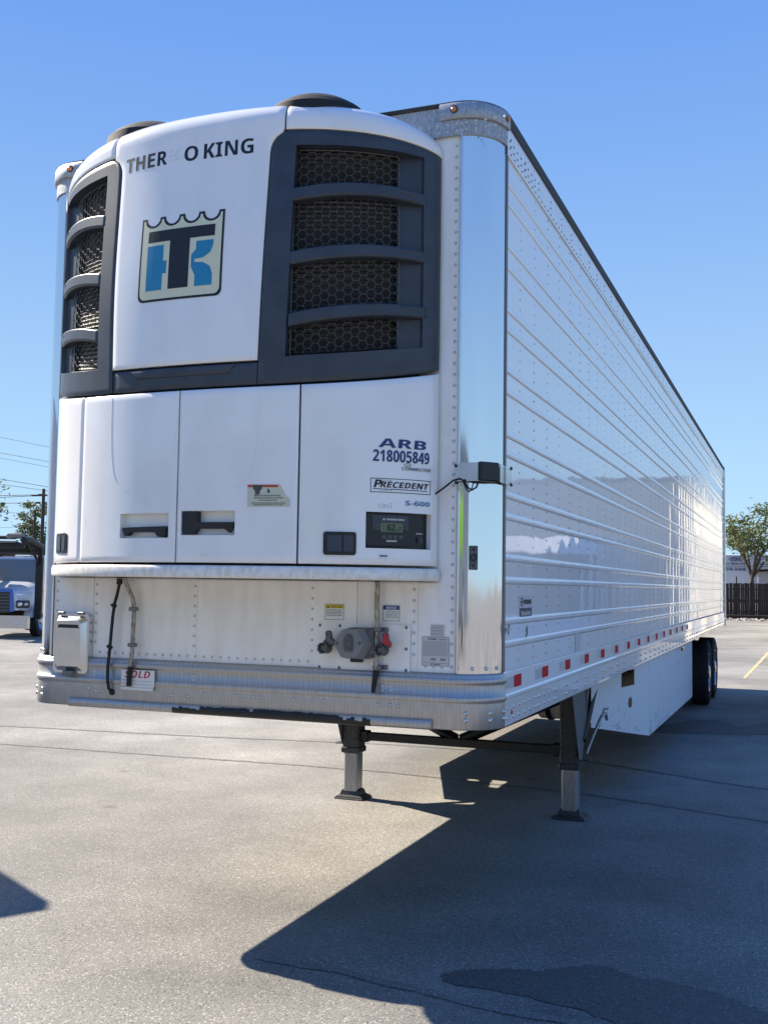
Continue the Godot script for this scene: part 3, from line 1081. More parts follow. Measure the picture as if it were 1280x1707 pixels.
func trailer_front_fittings():
	var T := trailer
	var b: MB
	# document box
	var doc := node("document_box", T)
	b = MB.new()
	b.prism(rounded(0.205, 1.315, 0.425, 1.628, 0.022), front_xf(-0.006), 0.036)
	put_mb("case", b, M.bright_steel, doc)
	b = MB.new()
	var outer := rounded(0.216, 1.328, 0.414, 1.615, 0.03, 6); var inner := rounded(0.238, 1.352, 0.393, 1.592, 0.02, 6)
	b.smooth(0)
	for k in outer.size():
		var j := (k + 1) % outer.size()
		b.q(Vector3(outer[k].x, outer[k].y, 0.030), Vector3(outer[j].x, outer[j].y, 0.030), Vector3(inner[j].x, inner[j].y, 0.058), Vector3(inner[k].x, inner[k].y, 0.058))
	b.flat()
	b.prism(inner, front_xf(0.050), 0.008)
	put_mb("lid", b, M.bright_steel, doc, "polished pressed lid")
	b = MB.new()
	b.prism(PackedVector2Array([Vector2(0.247, 1.553), Vector2(0.384, 1.553), Vector2(0.376, 1.571), Vector2(0.255, 1.571)]), front_xf(0.0575), 0.0012)
	put_mb("slot", b, M.black_plastic, doc)
	for x in [0.25, 0.375]:
		b = MB.new(); b.box(Vector3(x, 1.63, 0.03), Vector3(0.04, 0.014, 0.02), 0.003)
		put_mb("hinge", b, M.grey_steel, doc)
	b = MB.new(); b.box(Vector3(0.315, 1.318, 0.045), Vector3(0.06, 0.022, 0.03), 0.004)
	put_mb("latch", b, M.grey_steel, doc)
	# drain cable and hose on the left
	b = MB.new()
	b.tube([Vector3(0.635, 1.90, 0.10), Vector3(0.622, 1.84, 0.05), Vector3(0.612, 1.79, 0.035)], 0.016, 10)
	b.tube([Vector3(0.612, 1.79, 0.035), Vector3(0.598, 1.74, 0.03), Vector3(0.582, 1.69, 0.028), Vector3(0.572, 1.62, 0.028), Vector3(0.566, 1.54, 0.028), Vector3(0.562, 1.44, 0.032), Vector3(0.560, 1.36, 0.04), Vector3(0.562, 1.29, 0.042), Vector3(0.567, 1.245, 0.035), Vector3(0.574, 1.228, 0.018)], 0.0085, 10)
	put_mb("power_cable", b, M.rubber, T)
	b = MB.new()
	for c in [[0.578, 1.675, 0.029], [0.563, 1.46, 0.032]]:
		b.cyl(Vector3(c[0] - 0.003, c[1] - 0.006, c[2]), Vector3(c[0] + 0.003, c[1] + 0.006, c[2]), 0.015, 0.015, 10)
		b.tube([Vector3(c[0] - 0.02, c[1] + 0.006, c[2]), Vector3(c[0] + 0.015, c[1] - 0.006, c[2] + 0.004)], 0.004, 6)
	put_mb("cable_tie", b, M.rubber, T)
	b = MB.new()
	b.cyl(Vector3(0.575, 1.226, 0.014), Vector3(0.575, 1.226, 0.024), 0.017, 0.015, 14)
	put_mb("grommet", b, M.rubber, T)
	b = MB.new()
	b.tube([Vector3(0.655, 1.88, 0.06), Vector3(0.648, 1.80, 0.034), Vector3(0.665, 1.765, 0.03), Vector3(0.690, 1.72, 0.028), Vector3(0.699, 1.68, 0.026), Vector3(0.700, 1.6, 0.026), Vector3(0.699, 1.45, 0.03), Vector3(0.698, 1.36, 0.04)], 0.0115, 12)
	put_mb("drain_hose", b, M.hose_cream, T, "grimy cream drain hose")
	b = MB.new()
	b.tube([Vector3(0.698, 1.365, 0.04), Vector3(0.697, 1.31, 0.046), Vector3(0.696, 1.265, 0.046)], 0.0135, 10)
	put_mb("hose_tip", b, M.rubber, T)
	for y in [1.66, 1.475]:
		b = MB.new(); b.box(Vector3(0.697, y, 0.027), Vector3(0.042, 0.020, 0.034), 0.004)
		put_mb("hose_clamp", b, M.grey_steel, T)
	# hose on the right
	b = MB.new()
	b.tube([Vector3(2.056, 1.88, 0.05), Vector3(2.054, 1.8, 0.028), Vector3(2.051, 1.7, 0.027), Vector3(2.055, 1.6, 0.027), Vector3(2.053, 1.5, 0.027), Vector3(2.054, 1.40, 0.033)], 0.0125, 12)
	put_mb("drain_hose", b, M.hose_cream, T, "grimy cream drain hose")
	b = MB.new()
	b.tube([Vector3(2.054, 1.402, 0.033), Vector3(2.052, 1.35, 0.045), Vector3(2.047, 1.30, 0.048)], 0.0145, 10, 0.010)
	put_mb("hose_tip", b, M.rubber, T)
	for y in [1.593, 1.416]:
		b = MB.new()
		b.box(Vector3(2.058, y, 0.022), Vector3(0.040, 0.021, 0.042), 0.005)
		b.box(Vector3(2.086, y, 0.002), Vector3(0.032, 0.021, 0.006), 0.002)
		b.dome(Vector3(2.088, y, 0.005), Vector3.BACK, 0.007, 0.004)
		put_mb("hose_clamp", b, M.grey_steel, T)
	# connection plate
	b = MB.new()
	b.prism(rounded(1.733, 1.395, 2.21, 1.617, 0.004, 2), front_xf(-0.008), 0.005)
	put_mb("connection_plate", b, M.white_paint, T)
	b = MB.new()
	for p in [[1.745, 1.605], [1.85, 1.605], [2.19, 1.606], [1.745, 1.405], [1.85, 1.405], [2.19, 1.406], [2.19, 1.505]]:
		b.dome(Vector3(p[0], p[1], -0.003), Vector3.BACK, 0.008, 0.005, 8)
	stuff(put_mb("plate_screws", b, M.grey_steel, T))
	# seven-pin socket box
	var sock := node("electrical_socket", T)
	b = MB.new()
	b.prism(rounded(1.90, 1.455, 2.045, 1.60, 0.03), front_xf(-0.003), 0.05)
	put_mb("case", b, M.socket_grey, sock)
	var hexo := PackedVector2Array(); var hexi := PackedVector2Array()
	for k in 6:
		hexo.append(Vector2(1.955 + cos(TAU * k / 6) * 0.083, 1.525 + sin(TAU * k / 6) * 0.083))
		hexi.append(Vector2(1.935 + cos(TAU * k / 6) * 0.076, 1.525 + sin(TAU * k / 6) * 0.074))
	b = MB.new()
	for k in 6:
		var j := (k + 1) % 6
		b.q(Vector3(hexo[k].x, hexo[k].y, 0.045), Vector3(hexo[j].x, hexo[j].y, 0.045), Vector3(hexi[j].x, hexi[j].y, 0.085), Vector3(hexi[k].x, hexi[k].y, 0.085))
	b.prism(hexi, front_xf(0.08), 0.007)
	b.prism(rounded(1.92, 1.46, 1.985, 1.59, 0.02), front_xf(0.02), 0.06)
	put_mb("cover", b, M.socket_cover, sock)
	b = MB.new()
	b.prism(rounded(1.913, 1.488, 1.957, 1.56, 0.016), front_xf(0.086), 0.010)
	b.prism(rounded(1.922, 1.555, 1.948, 1.568, 0.003, 2), front_xf(0.086), 0.014)
	put_mb("flap", b, M.socket_grey, sock)
	b = MB.new()
	for p in [[1.875, 1.525], [1.99, 1.53]]: b.dome(Vector3(p[0], p[1], 0.087), Vector3.BACK, 0.009, 0.006, 10)
	for p in [[2.035, 1.588], [2.033, 1.466]]: b.dome(Vector3(p[0], p[1], 0.047), Vector3.BACK, 0.010, 0.006, 10)
	stuff(put_mb("screws", b, M.rivet_steel, sock))
	b = MB.new(); b.box(Vector3(1.955, 1.447, 0.03), Vector3(0.06, 0.02, 0.03), 0.004)
	put_mb("cable_gland", b, M.black_plastic, sock)
	# the two air couplings
	for g in 2:
		var cx: float = [1.808, 2.098][g]
		var gn := node("air_coupling", T)
		b = MB.new()
		b.cyl(Vector3(cx, 1.525, -0.005), Vector3(cx - 0.004, 1.522, 0.05), 0.020, 0.018, 14)
		b.cyl(Vector3(cx - 0.004, 1.500, 0.035), Vector3(cx - 0.012, 1.500, 0.075), 0.028, 0.026, 18)
		b.box(Vector3(cx + 0.012, 1.548, 0.052), Vector3(0.032, 0.07, 0.024), 0.008, Basis(Vector3.BACK, 0.15))
		put_mb("body", b, M.socket_grey, gn)
		b = MB.new()
		b.lathe(Vector3(cx - 0.012, 1.500, 0.074), Vector3.BACK, [Vector2(0.0, 0.024), Vector2(0.003, 0.022), Vector2(0.003, 0.013), Vector2(-0.004, 0.010), Vector2(-0.004, 0.0)], 18)
		put_mb("seal", b, M.rubber, gn)
		b = MB.new()
		b.box(Vector3(cx - 0.030, 1.486, 0.062), Vector3(0.032, 0.014, 0.03), 0.004, Basis(Vector3.BACK, -0.9))
		b.tube([Vector3(cx - 0.045, 1.505, 0.055), Vector3(cx - 0.025, 1.52, 0.07)], 0.006, 6)
		put_mb("lug", b, M.grey_steel, gn)
		b = MB.new()
		b.prism(PackedVector2Array([Vector2(cx, 1.535), Vector2(cx + 0.018, 1.528), Vector2(cx + 0.042, 1.515), Vector2(cx + 0.046, 1.532), Vector2(cx + 0.028, 1.548), Vector2(cx + 0.030, 1.572), Vector2(cx + 0.010, 1.58)]), front_xf(0.062), 0.014)
		put_mb("tag_plate", b, M.gladhand_red if g == 1 else M.socket_grey, gn, "red plastic coupling tag" if g == 1 else "dark coupling tag")
	# stickers on the wall
	var zf := -0.0092
	b = MB.new(); b.prism(rectp(1.768, 1.632, 1.868, 1.708), front_xf(zf), 0.0008)
	var s := put_mb("sticker", b, M.sticker_white, T, "yellow and white caution sticker")
	b = MB.new(); b.prism(rectp(1.7705, 1.687, 1.8655, 1.7055), front_xf(zf + 0.0009), 0.0004)
	put_mb("header", b, M.sticker_yellow, s)
	flat_text("lettering", "CAUTION", font_bold, Transform3D(Basis.IDENTITY, Vector3(1.795, 1.6905, zf + 0.0014)), 0.062, 0.011, M.print_black, s, 0.0, 0.0004)
	b = MB.new()
	b.prism(PackedVector2Array([Vector2(1.776, 1.6895), Vector2(1.792, 1.6895), Vector2(1.784, 1.7025)]), front_xf(zf + 0.0014), 0.0003)
	note_lines(b, 1.776, 1.86, 1.682, 5, 0.0068, 0.0026, zf + 0.001, 1)
	frame_lines(b, 1.768, 1.632, 1.868, 1.708, 0.0018, zf + 0.0009)
	put_mb("print", b, M.print_black, s)
	b = MB.new(); b.prism(rectp(2.069, 1.634, 2.153, 1.708), front_xf(zf), 0.0008)
	s = put_mb("sticker", b, M.sticker_white, T, "blue and white notice sticker")
	b = MB.new(); b.prism(rectp(2.0705, 1.687, 2.1515, 1.7055), front_xf(zf + 0.0009), 0.0004)
	put_mb("header", b, M.sticker_blue, s)
	flat_text("lettering", "NOTICE", font_bold, Transform3D(Basis.IDENTITY, Vector3(2.085, 1.691, zf + 0.0014)), 0.05, 0.011, M.sticker_white, s, 0.003, 0.0004)
	b = MB.new()
	note_lines(b, 2.086, 2.148, 1.680, 5, 0.0068, 0.0026, zf + 0.001, 2)
	frame_lines(b, 2.069, 1.634, 2.153, 1.708, 0.0018, zf + 0.0009)
	put_mb("print", b, M.print_grey, s)
	b = MB.new(); b.prism(rectp(2.268, 1.432, 2.40, 1.566), front_xf(zf + 0.0025), 0.0008)
	s = put_mb("certificate_plate", b, M.sticker_grey, T, "grey printed certification plate")
	flat_text("lettering", "HYUNDAI", font_bold, Transform3D(Basis.IDENTITY, Vector3(2.295, 1.5515, zf + 0.0034)), 0.044, 0.0085, M.print_black, s, 0.0, 0.0004)
	flat_text("lettering", "Translead", font_reg, Transform3D(Basis.IDENTITY, Vector3(2.346, 1.5515, zf + 0.0034)), 0.040, 0.0085, M.print_black, s, 0.0, 0.0004)
	flat_text("lettering", "VT DALEP", font_bold, Transform3D(Basis.IDENTITY, Vector3(2.31, 1.4355, zf + 0.0034)), 0.048, 0.008, M.print_black, s, 0.0, 0.0004)
	b = MB.new()
	note_lines(b, 2.274, 2.394, 1.545, 12, 0.0058, 0.0020, zf + 0.0034, 4)
	frame_lines(b, 2.268, 1.432, 2.40, 1.566, 0.0015, zf + 0.0034)
	b.prism(rectp(2.27, 1.4455, 2.398, 1.4467), front_xf(zf + 0.0034), 0.0003)
	for x in [2.312, 2.358]:
		for k in 6: b.prism(rectp(x + k * 0.0042, 1.457, x + k * 0.0042 + 0.0028, 1.468), front_xf(zf + 0.0034), 0.0003)
	put_mb("print", b, M.print_grey, s)
	b = MB.new(); b.prism(rectp(2.308, 1.569, 2.376, 1.622), front_xf(zf + 0.0025), 0.0006)
	s = put_mb("sticker", b, M.tape_silver, T, "small faded white data sticker")
	b = MB.new(); note_lines(b, 2.312, 2.37, 1.618, 7, 0.0068, 0.0022, zf + 0.0032, 5)
	put_mb("print", b, M.print_grey, s)
	# sold card tucked behind the hose
	b = MB.new()
	b.prism(PackedVector2Array([Vector2(0.637, 1.246), Vector2(0.832, 1.243), Vector2(0.832, 1.262), Vector2(0.838, 1.268), Vector2(0.838, 1.348), Vector2(0.637, 1.347)]), front_xf(0.0285), 0.0008)
	s = put_mb("sold_card", b, M.sticker_white, T, "white card reading SOLD")
	flat_text("lettering", "SOLD", font_bold, Transform3D(Basis.IDENTITY, Vector3(0.656, 1.308, 0.0294)), 0.150, 0.036, M.print_red, s, 0.010, 0.0005)
	var yy := 1.291
	for w in ["SALESMAN", "CUSTOMER", "DATE"]:
		flat_text("lettering", w, font_reg, Transform3D(Basis.IDENTITY, Vector3(0.640, yy, 0.0294)), 0.058 if w != "DATE" else 0.028, 0.0085, M.print_maroon, s, 0.0, 0.0004)
		b = MB.new(); b.prism(rectp(0.70 if w != "DATE" else 0.67, yy, 0.83, yy + 0.0012), front_xf(0.0294), 0.0003)
		put_mb("print", b, M.print_grey, s)
		yy -= 0.0165
	# steel nosing along the bottom of the bolster, with grease where tractors ride in
	b = MB.new()
	var np := []
	for k in 9:
		var a := -PI / 2 + PI * k / 8
		np.append(Vector2(0.016 + cos(a) * 0.020, 1.165 + sin(a) * 0.024))
	var npath := []
	for k in 30: npath.append([Vector2(lerpf(0.31, 2.33, k / 29.0), 0), Vector2(0, 1)])
	b.sweep(npath, np)
	for e in [0, 29]:
		for k in range(1, 8): b.away([b.pp(npath[e], np[0]), b.pp(npath[e], np[k]), b.pp(npath[e], np[k + 1])], Vector3(1.3, 1.165, 0))
	put_mb("nosing", b, M.aluminium, T)
	var r := RandomNumberGenerator.new(); r.seed = 12
	b = MB.new()
	var gx := 0.95
	while gx < 2.03:
		var w := 0.02
		var hi0 := 0.55 + 0.55 * sin((gx - 0.95) / 1.08 * PI) + (r.randf() - 0.5) * 0.3
		var lo0 := -1.35
		if gx < 1.12 or gx > 1.86 or (gx > 1.36 and gx < 1.42): hi0 -= 0.9 * r.randf()
		for k in 6:
			var a0 := lerpf(lo0, hi0, k / 6.0); var a1 := lerpf(lo0, hi0, (k + 1) / 6.0)
			b.q(Vector3(gx, 1.165 + sin(a0) * 0.0247, 0.0168 + cos(a0) * 0.0206), Vector3(gx + w, 1.165 + sin(a0) * 0.0247, 0.0168 + cos(a0) * 0.0206),
				Vector3(gx + w, 1.165 + sin(a1) * 0.0247, 0.0168 + cos(a1) * 0.0206), Vector3(gx, 1.165 + sin(a1) * 0.0247, 0.0168 + cos(a1) * 0.0206))
		gx += w
	put_mb("grease_smear", b, M.grease, T)
	# tracking module strapped across the corner
	var tr := node("tracking_module", T)
	b = MB.new()
	b.prism(rectp(2.428, 2.288, 2.552, 2.374), front_xf(0.014), 0.004)
	put_mb("bracket", b, M.bright_steel, tr)
	b = MB.new()
	b.prism(rectp(0.0, 2.288, 0.11, 2.372), Transform3D(Basis(Vector3(0, 0, -1), Vector3.UP, Vector3.RIGHT), Vector3(2.620, 0, -0.155)), 0.004)
	var dv := Vector3(2.622, 0, -0.155) - Vector3(2.585, 0, -0.02)
	b.box(Vector3(2.618, 2.331, -0.115), Vector3(0.004, 0.084, 0.11), 0.0, Basis(Vector3.UP, 0.06))
	put_mb("bracket", b, M.bright_steel, tr)
	b = MB.new()
	b.box(Vector3(2.574, 2.332, -0.022), Vector3(0.108, 0.090, 0.04), 0.006, Basis(Vector3.UP, 0.90))
	put_mb("housing", b, M.black_plastic, tr, "black plastic sensor housing")
	b = MB.new()
	for p in [Vector3(2.432, 2.36, 0.016), Vector3(2.432, 2.283, 0.014), Vector3(2.475, 2.29, 0.016)]: b.dome(p, Vector3.BACK, 0.009, 0.006, 10)
	for p in [Vector3(2.624, 2.372, -0.25), Vector3(2.624, 2.292, -0.25)]: b.dome(p, Vector3.RIGHT, 0.010, 0.008, 10)
	stuff(put_mb("bolts", b, M.black_plastic, tr))
	b = MB.new()
	b.tube([Vector3(2.33, 2.225, 0.03), Vector3(2.37, 2.255, 0.02), Vector3(2.42, 2.292, 0.02), Vector3(2.452, 2.300, 0.022), Vector3(2.475, 2.285, 0.024), Vector3(2.490, 2.258, 0.022), Vector3(2.510, 2.246, 0.02), Vector3(2.530, 2.258, 0.016), Vector3(2.542, 2.295, 0.01)], 0.0045, 8)
	put_mb("cable", b, M.rubber, tr)
	# small lock plate on the polished corner
	var lk := node("lock_plate", T)
	b = MB.new()
	var lb := Basis(Vector3.UP, 0.42)
	b.box(Vector3(2.508, 1.935, -0.022), Vector3(0.040, 0.112, 0.010), 0.003, lb)
	put_mb("plate", b, M.socket_grey, lk)
	b = MB.new()
	b.lathe(Vector3(2.510, 1.935, -0.017), lb * Vector3.BACK, [Vector2(0, 0.017), Vector2(0.004, 0.017), Vector2(0.004, 0.010), Vector2(0.0, 0.010)], 16)
	for yv in [1.898, 1.972]: b.dome(Vector3(2.510, yv, -0.017), lb * Vector3.BACK, 0.006, 0.003, 8)
	put_mb("lock_ring", b, M.black_plastic, lk)

func frame_lines(b: MB, l: float, bt: float, r: float, t: float, w: float, z: float):
	b.prism(rectp(l, bt, l + w, t), front_xf(z), 0.0003)
	b.prism(rectp(r - w, bt, r, t), front_xf(z), 0.0003)
	b.prism(rectp(l + w, bt, r - w, bt + w), front_xf(z), 0.0003)
	b.prism(rectp(l + w, t - w, r - w, t), front_xf(z), 0.0003)

# ---------------------------------------------------------------- refrigeration unit
func refrigeration_unit():
	var U := node("refrigeration_unit", trailer)
	var b: MB
	# dark chassis just behind the panels, closed top and bottom
	b = MB.new()
	var n := 48
	for i in n:
		var l0 := lerpf(-LMAX, LMAX, float(i) / n); var l1 := lerpf(-LMAX, LMAX, float(i + 1) / n)
		for sr in [[1.895, 2.80], [2.80, 3.50], [3.50, 3.80]]:
			b.q(S(l0, sr[0], -0.105 if sr[0] > 2.7 else -0.05), S(l1, sr[0], -0.105 if sr[0] > 2.7 else -0.05), S(l1, sr[1], -0.105), S(l0, sr[1], -0.105))
		var a := S(l0, 1.895, -0.02); var c := S(l1, 1.895, -0.02)
		b.q(Vector3(a.x, 1.895, 0.0), Vector3(c.x, 1.895, 0.0), c, a)
	put_mb("chassis", b, M.grille_dark, U)
	# inner edge of the dark louvre panels, rounded at the top
	var LT := 3.868
	var corner := func(s: float) -> float:
		var rr := 0.10
		return rr - sqrt(maxf(0.0, rr * rr - pow(s - (LT - rr), 2))) if s > LT - rr else 0.0
	var edge_r := func(s: float) -> float: return lerpf(L(1.620), L(1.650), clampf((s - 2.70) / 1.1, 0, 1)) + corner.call(s)
	var edge_l := func(s: float) -> float: return lerpf(L(0.820), L(0.798), clampf((s - 2.70) / 1.1, 0, 1)) - corner.call(s)
	var seam := L(1.715)
	var seam_l := L(0.742)
	# centre panel
	b = MB.new()
	var c_r := func(s: float) -> float: return minf(seam - 0.004, edge_r.call(s) - 0.005) if s < LT else seam - 0.004
	var c_l := func(s: float) -> float: return maxf(seam_l + 0.004, edge_l.call(s) + 0.005) if s < LT else seam_l + 0.004
	upanel(b, c_l, c_r, 2.815, 4.12, 0.010, 24, 60, [], 0.03, 0.005)
	put_mb("centre_panel", b, M.unit_white, U)
	# white upper side caps
	for sg: float in [1.0, -1.0]:
		b = MB.new()
		if sg > 0: upanel(b, K(seam + 0.004), K(LMAX), LT + 0.006, 4.09, 0.010, 26, 14)
		else: upanel(b, K(-LMAX), K(seam_l - 0.004), LT + 0.006, 4.09, 0.010, 26, 14)
		put_mb("side_cap", b, M.unit_white, U)
	# dark belt under the centre panel
	b = MB.new()
	upanel(b, func(s): return edge_l.call(s) + 0.004, func(s): return edge_r.call(s) - 0.004, 2.705, 2.806, 0.002, 16, 4)
	put_mb("belt", b, M.slate_plastic, U)
	b = MB.new()
	upanel(b, func(s): return -0.33 + (2.80 - s) * 0.9, func(s): return 0.24 - (2.80 - s) * 0.9, 2.762, 2.802, 0.010, 10, 3, [], 0.012, 0.004)
	put_mb("belt_grip", b, M.slate_plastic, U)
	# louvre panels with their grilles
	var h0 := L(1.754); var h1 := L(2.286)
	var g1 := L(2.215)
	for sg: float in [1.0, -1.0]:
		var inner: float = edge_r.call(3.2) if sg > 0 else -edge_l.call(3.2)
		h0 = L(1.754) if sg > 0 else inner + 0.11
		b = MB.new()
		var width := LMAX - inner
		var ua := (h0 - inner) / width; var ub := (h1 - inner) / width
		if sg > 0:
			upanel(b, edge_r, K(LMAX), 2.705, LT, 0.006, 30, 44, [[ua, ub, 2.825, 3.795]], 0.075)
		else:
			upanel(b, K(-LMAX), edge_l, 2.705, LT, 0.006, 30, 44, [[1.0 - ub, 1.0 - ua, 2.825, 3.795]], 0.075)
		put_mb("louvre_panel", b, M.slate_plastic, U)
		# sloping return beside the grille
		b = MB.new()
		var ns := 20
		for k in ns:
			var sa := lerpf(2.82, 3.80, float(k) / ns); var sb := lerpf(2.82, 3.80, float(k + 1) / ns)
			for m in 4:
				var la := lerpf(g1, h1 + 0.002, m / 4.0) * sg; var lb := lerpf(g1, h1 + 0.002, (m + 1) / 4.0) * sg
				var oa := lerpf(-0.055, -0.012, pow(m / 4.0, 1.5)); var ob := lerpf(-0.055, -0.012, pow((m + 1) / 4.0, 1.5))
				b.smooth(0)
				if sg > 0: b.q(S(la, sa, oa), S(lb, sa, ob), S(lb, sb, ob), S(la, sb, oa))
				else: b.q(S(lb, sa, ob), S(la, sa, oa), S(la, sb, oa), S(lb, sb, ob))
		put_mb("louvre_return", b, M.slate_plastic, U)
		# condenser fins behind the mesh
		b = MB.new()
		var rows := 96
		for k in rows:
			var sa := lerpf(2.80, 3.82, float(k) / rows); var sb := lerpf(2.80, 3.82, float(k + 1) / rows)
			for m in 10:
				var la := lerpf(h0 - 0.02, g1 + 0.03, m / 10.0) * sg; var lb := lerpf(h0 - 0.02, g1 + 0.03, (m + 1) / 10.0) * sg
				var o := -0.082 if k % 2 == 0 else -0.072
				var o2 := -0.072 if k % 2 == 0 else -0.082
				if sg > 0: b.q(S(la, sa, o), S(lb, sa, o), S(lb, sb, o2), S(la, sb, o2))
				else: b.q(S(lb, sa, o), S(la, sa, o), S(la, sb, o2), S(lb, sb, o2))
		stuff(put_mb("condenser_fins", b, M.grille_dark, U))
		# hexagonal wire mesh
		b = MB.new()
		var a := 0.0250
		var cols := int((g1 - h0) / (1.5 * a)) + 1
		for c in cols:
			for rr in 24:
				var cl := h0 + 0.012 + c * 1.5 * a
				var cs := 2.845 + rr * a * sqrt(3.0) + (a * sqrt(3.0) / 2 if c % 2 == 1 else 0.0)
				for e in [0, 1, 2]:
					var p0 := Vector2(cl + a * cos(PI / 3 * e), cs + a * sin(PI / 3 * e))
					var p1 := Vector2(cl + a * cos(PI / 3 * (e + 1)), cs + a * sin(PI / 3 * (e + 1)))
					if maxf(p0.x, p1.x) > g1 + 0.004 or maxf(p0.y, p1.y) > 3.80: continue
					b.tube([S(p0.x * sg, p0.y, -0.042), S(p1.x * sg, p1.y, -0.042)], 0.0016, 4)
		b.tube(edge_loop(h0 + 0.004, g1, 2.835, 3.788, sg, -0.042), 0.003, 4)
		stuff(put_mb("grille_mesh", b, M.grille_wire, U))
		# three curved bars, bowed upwards
		bow = 0.030; bow_mid = sg * (h0 + L(2.300)) / 2; bow_half = (L(2.300) - h0) / 2
		for k in 3:
			var sc: float = [3.560, 3.268, 2.990][k]
			b = MB.new()
			if sg > 0: upanel(b, K(h0 - 0.003), K(L(2.300)), sc - 0.031, sc + 0.032, 0.007, 22, 6, [], 0.062, 0.014)
			else: upanel(b, K(-L(2.300)), K(-h0 + 0.003), sc - 0.031, sc + 0.032, 0.007, 22, 6, [], 0.062, 0.014)
			put_mb("louvre_bar", b, M.slate_plastic, U)
			b = MB.new()
			if sg > 0: upanel(b, K(L(2.201)), K(L(2.294)), sc + 0.004, sc + 0.022, 0.010, 8, 3, [], 0.006, 0.003)
			else: upanel(b, K(-L(2.294)), K(-L(2.201)), sc + 0.004, sc + 0.022, 0.010, 8, 3, [], 0.006, 0.003)
			put_mb("bar_grip", b, M.slate_plastic, U)
		bow = 0.0
	# lower doors
	var splits := [-LMAX, L(0.616), L(1.230), L(1.817), LMAX]
	var pocket := [[], [], [], []]
	var frac := func(k: int, l: float) -> float: return (l - splits[k] - 0.004) / (splits[k + 1] - splits[k] - 0.008)
	var hl := [L(0.909), L(1.191), 2.006, 2.122]
	var hc := [L(1.259), L(1.532), 2.018, 2.130]
	pocket[1] = [[frac.call(1, hl[0]), frac.call(1, hl[1]), hl[2], hl[3]]]
	pocket[2] = [[frac.call(2, hc[0]), frac.call(2, hc[1]), hc[2], hc[3]]]
	var cl0 := L(2.091); var cl1 := L(2.317)
	pocket[3] = [[frac.call(3, cl0), frac.call(3, cl1), 1.968, 2.132]]
	for k in 4:
		b = MB.new()
		upanel(b, K(splits[k] + 0.004), K(splits[k + 1] - 0.004), 1.893, 2.693, 0.010, 22, 26, pocket[k], 0.04, 0.006)
		put_mb("door" if k in [1, 2] else "side_cover", b, M.unit_white, U)
	# raised fields pressed in the two doors
	for k in 2:
		b = MB.new()
		var fo := PackedVector2Array()
		for i in 13:
			var v := i / 12.0
			fo.append(Vector2((-0.002 - 0.05 * pow(v, 3.0) - 0.19 * pow(v, 14.0)), -v * 0.48))
		var base := L(0.828) if k == 0 else L(1.636)
		for i in 12:
			var p: Vector2 = fo[i]; var q: Vector2 = fo[i + 1]
			var m := 1.0 if k == 1 else -1.0
			b.tube([S(base + p.x * m, 2.68 + p.y, 0.0093), S(base + q.x * m, 2.68 + q.y, 0.0093)], 0.0022, 5)
		put_mb("door_crease", b, M.unit_white, U)
	# recessed pull handles
	for k in 2:
		var h = [hl, hc][k]
		b = MB.new()
		var ps := []
		upanel(b, K(h[0] - 0.004), K(h[1] + 0.004), h[2] - 0.004, h[3] + 0.004, -0.028, 8, 3, [], 0.004, 0.0)
		put_mb("handle_pocket", b, M.unit_white, U)
		b = MB.new()
		if k == 0:
			udecal_solid(b, PackedVector2Array([Vector2(0.012, 0.05), Vector2(0.265, 0.055), Vector2(0.268, 0.018), Vector2(0.255, 0.006), Vector2(0.222, 0.006), Vector2(0.205, 0.028), Vector2(0.06, 0.028), Vector2(0.04, 0.012), Vector2(0.026, 0.012)]), h[0], h[2], -0.022, 0.030)
		else:
			udecal_solid(b, PackedVector2Array([Vector2(0.006, 0.108), Vector2(0.085, 0.108), Vector2(0.085, 0.060), Vector2(0.272, 0.060), Vector2(0.245, 0.012), Vector2(0.220, 0.030), Vector2(0.085, 0.030), Vector2(0.066, 0.006), Vector2(0.016, 0.006), Vector2(0.006, 0.02)]), h[0], h[2], -0.022, 0.030)
		put_mb("handle", b, M.black_plastic, U, "black plastic pull handle")
	# paddle latches
	for q in [[L(1.925), L(2.055), 1.934, 2.038], [L(0.375), L(0.502), 1.938, 2.04]]:
		var ln := node("paddle_latch", U) if false else null
		b = MB.new()
		udecal_solid(b, rounded(0, 0, q[1] - q[0], q[3] - q[2], 0.012, 3), q[0], q[2], 0.009, 0.007)
		put_mb("latch_frame", b, M.black_plastic, U)
		b = MB.new()
		var w: float = q[1] - q[0]; var hh: float = q[3] - q[2]
		udecal_solid(b, rectp(w * 0.12, hh * 0.15, w * 0.56, hh * 0.85), q[0], q[2], 0.015, 0.006)
		udecal_solid(b, rectp(w * 0.62, hh * 0.15, w * 0.90, hh * 0.85), q[0], q[2], 0.015, 0.003)
		put_mb("latch_paddle", b, M.slate_plastic, U)
	# bottom bumper
	b = MB.new()
	var bp := []
	for k in 9:
		var a := -PI / 2 + PI * k / 8.0
		bp.append([1.852 + sin(a) * 0.029, 0.006 + signf(cos(a)) * pow(absf(cos(a)), 0.5) * 0.013])
	for i in 60:
		var l0 := lerpf(-LMAX, LMAX, i / 60.0); var l1 := lerpf(-LMAX, LMAX, (i + 1) / 60.0)
		for k in 8:
			b.smooth(0)
			b.q(S(l0, bp[k][0], bp[k][1]), S(l1, bp[k][0], bp[k][1]), S(l1, bp[k + 1][0], bp[k + 1][1]), S(l0, bp[k + 1][0], bp[k + 1][1]))
		b.flat()
		var u0 := S(l0, 1.816, 0.006); var u1 := S(l1, 1.816, 0.006)
		b.q(Vector3(u0.x, 1.816, -0.005), Vector3(u1.x, 1.816, -0.005), u1, u0)
		var t0 := S(l0, 1.880, 0.006); var t1 := S(l1, 1.880, 0.006)
		b.q(t0, t1, S(l1, 1.880, -0.05), S(l0, 1.880, -0.05))
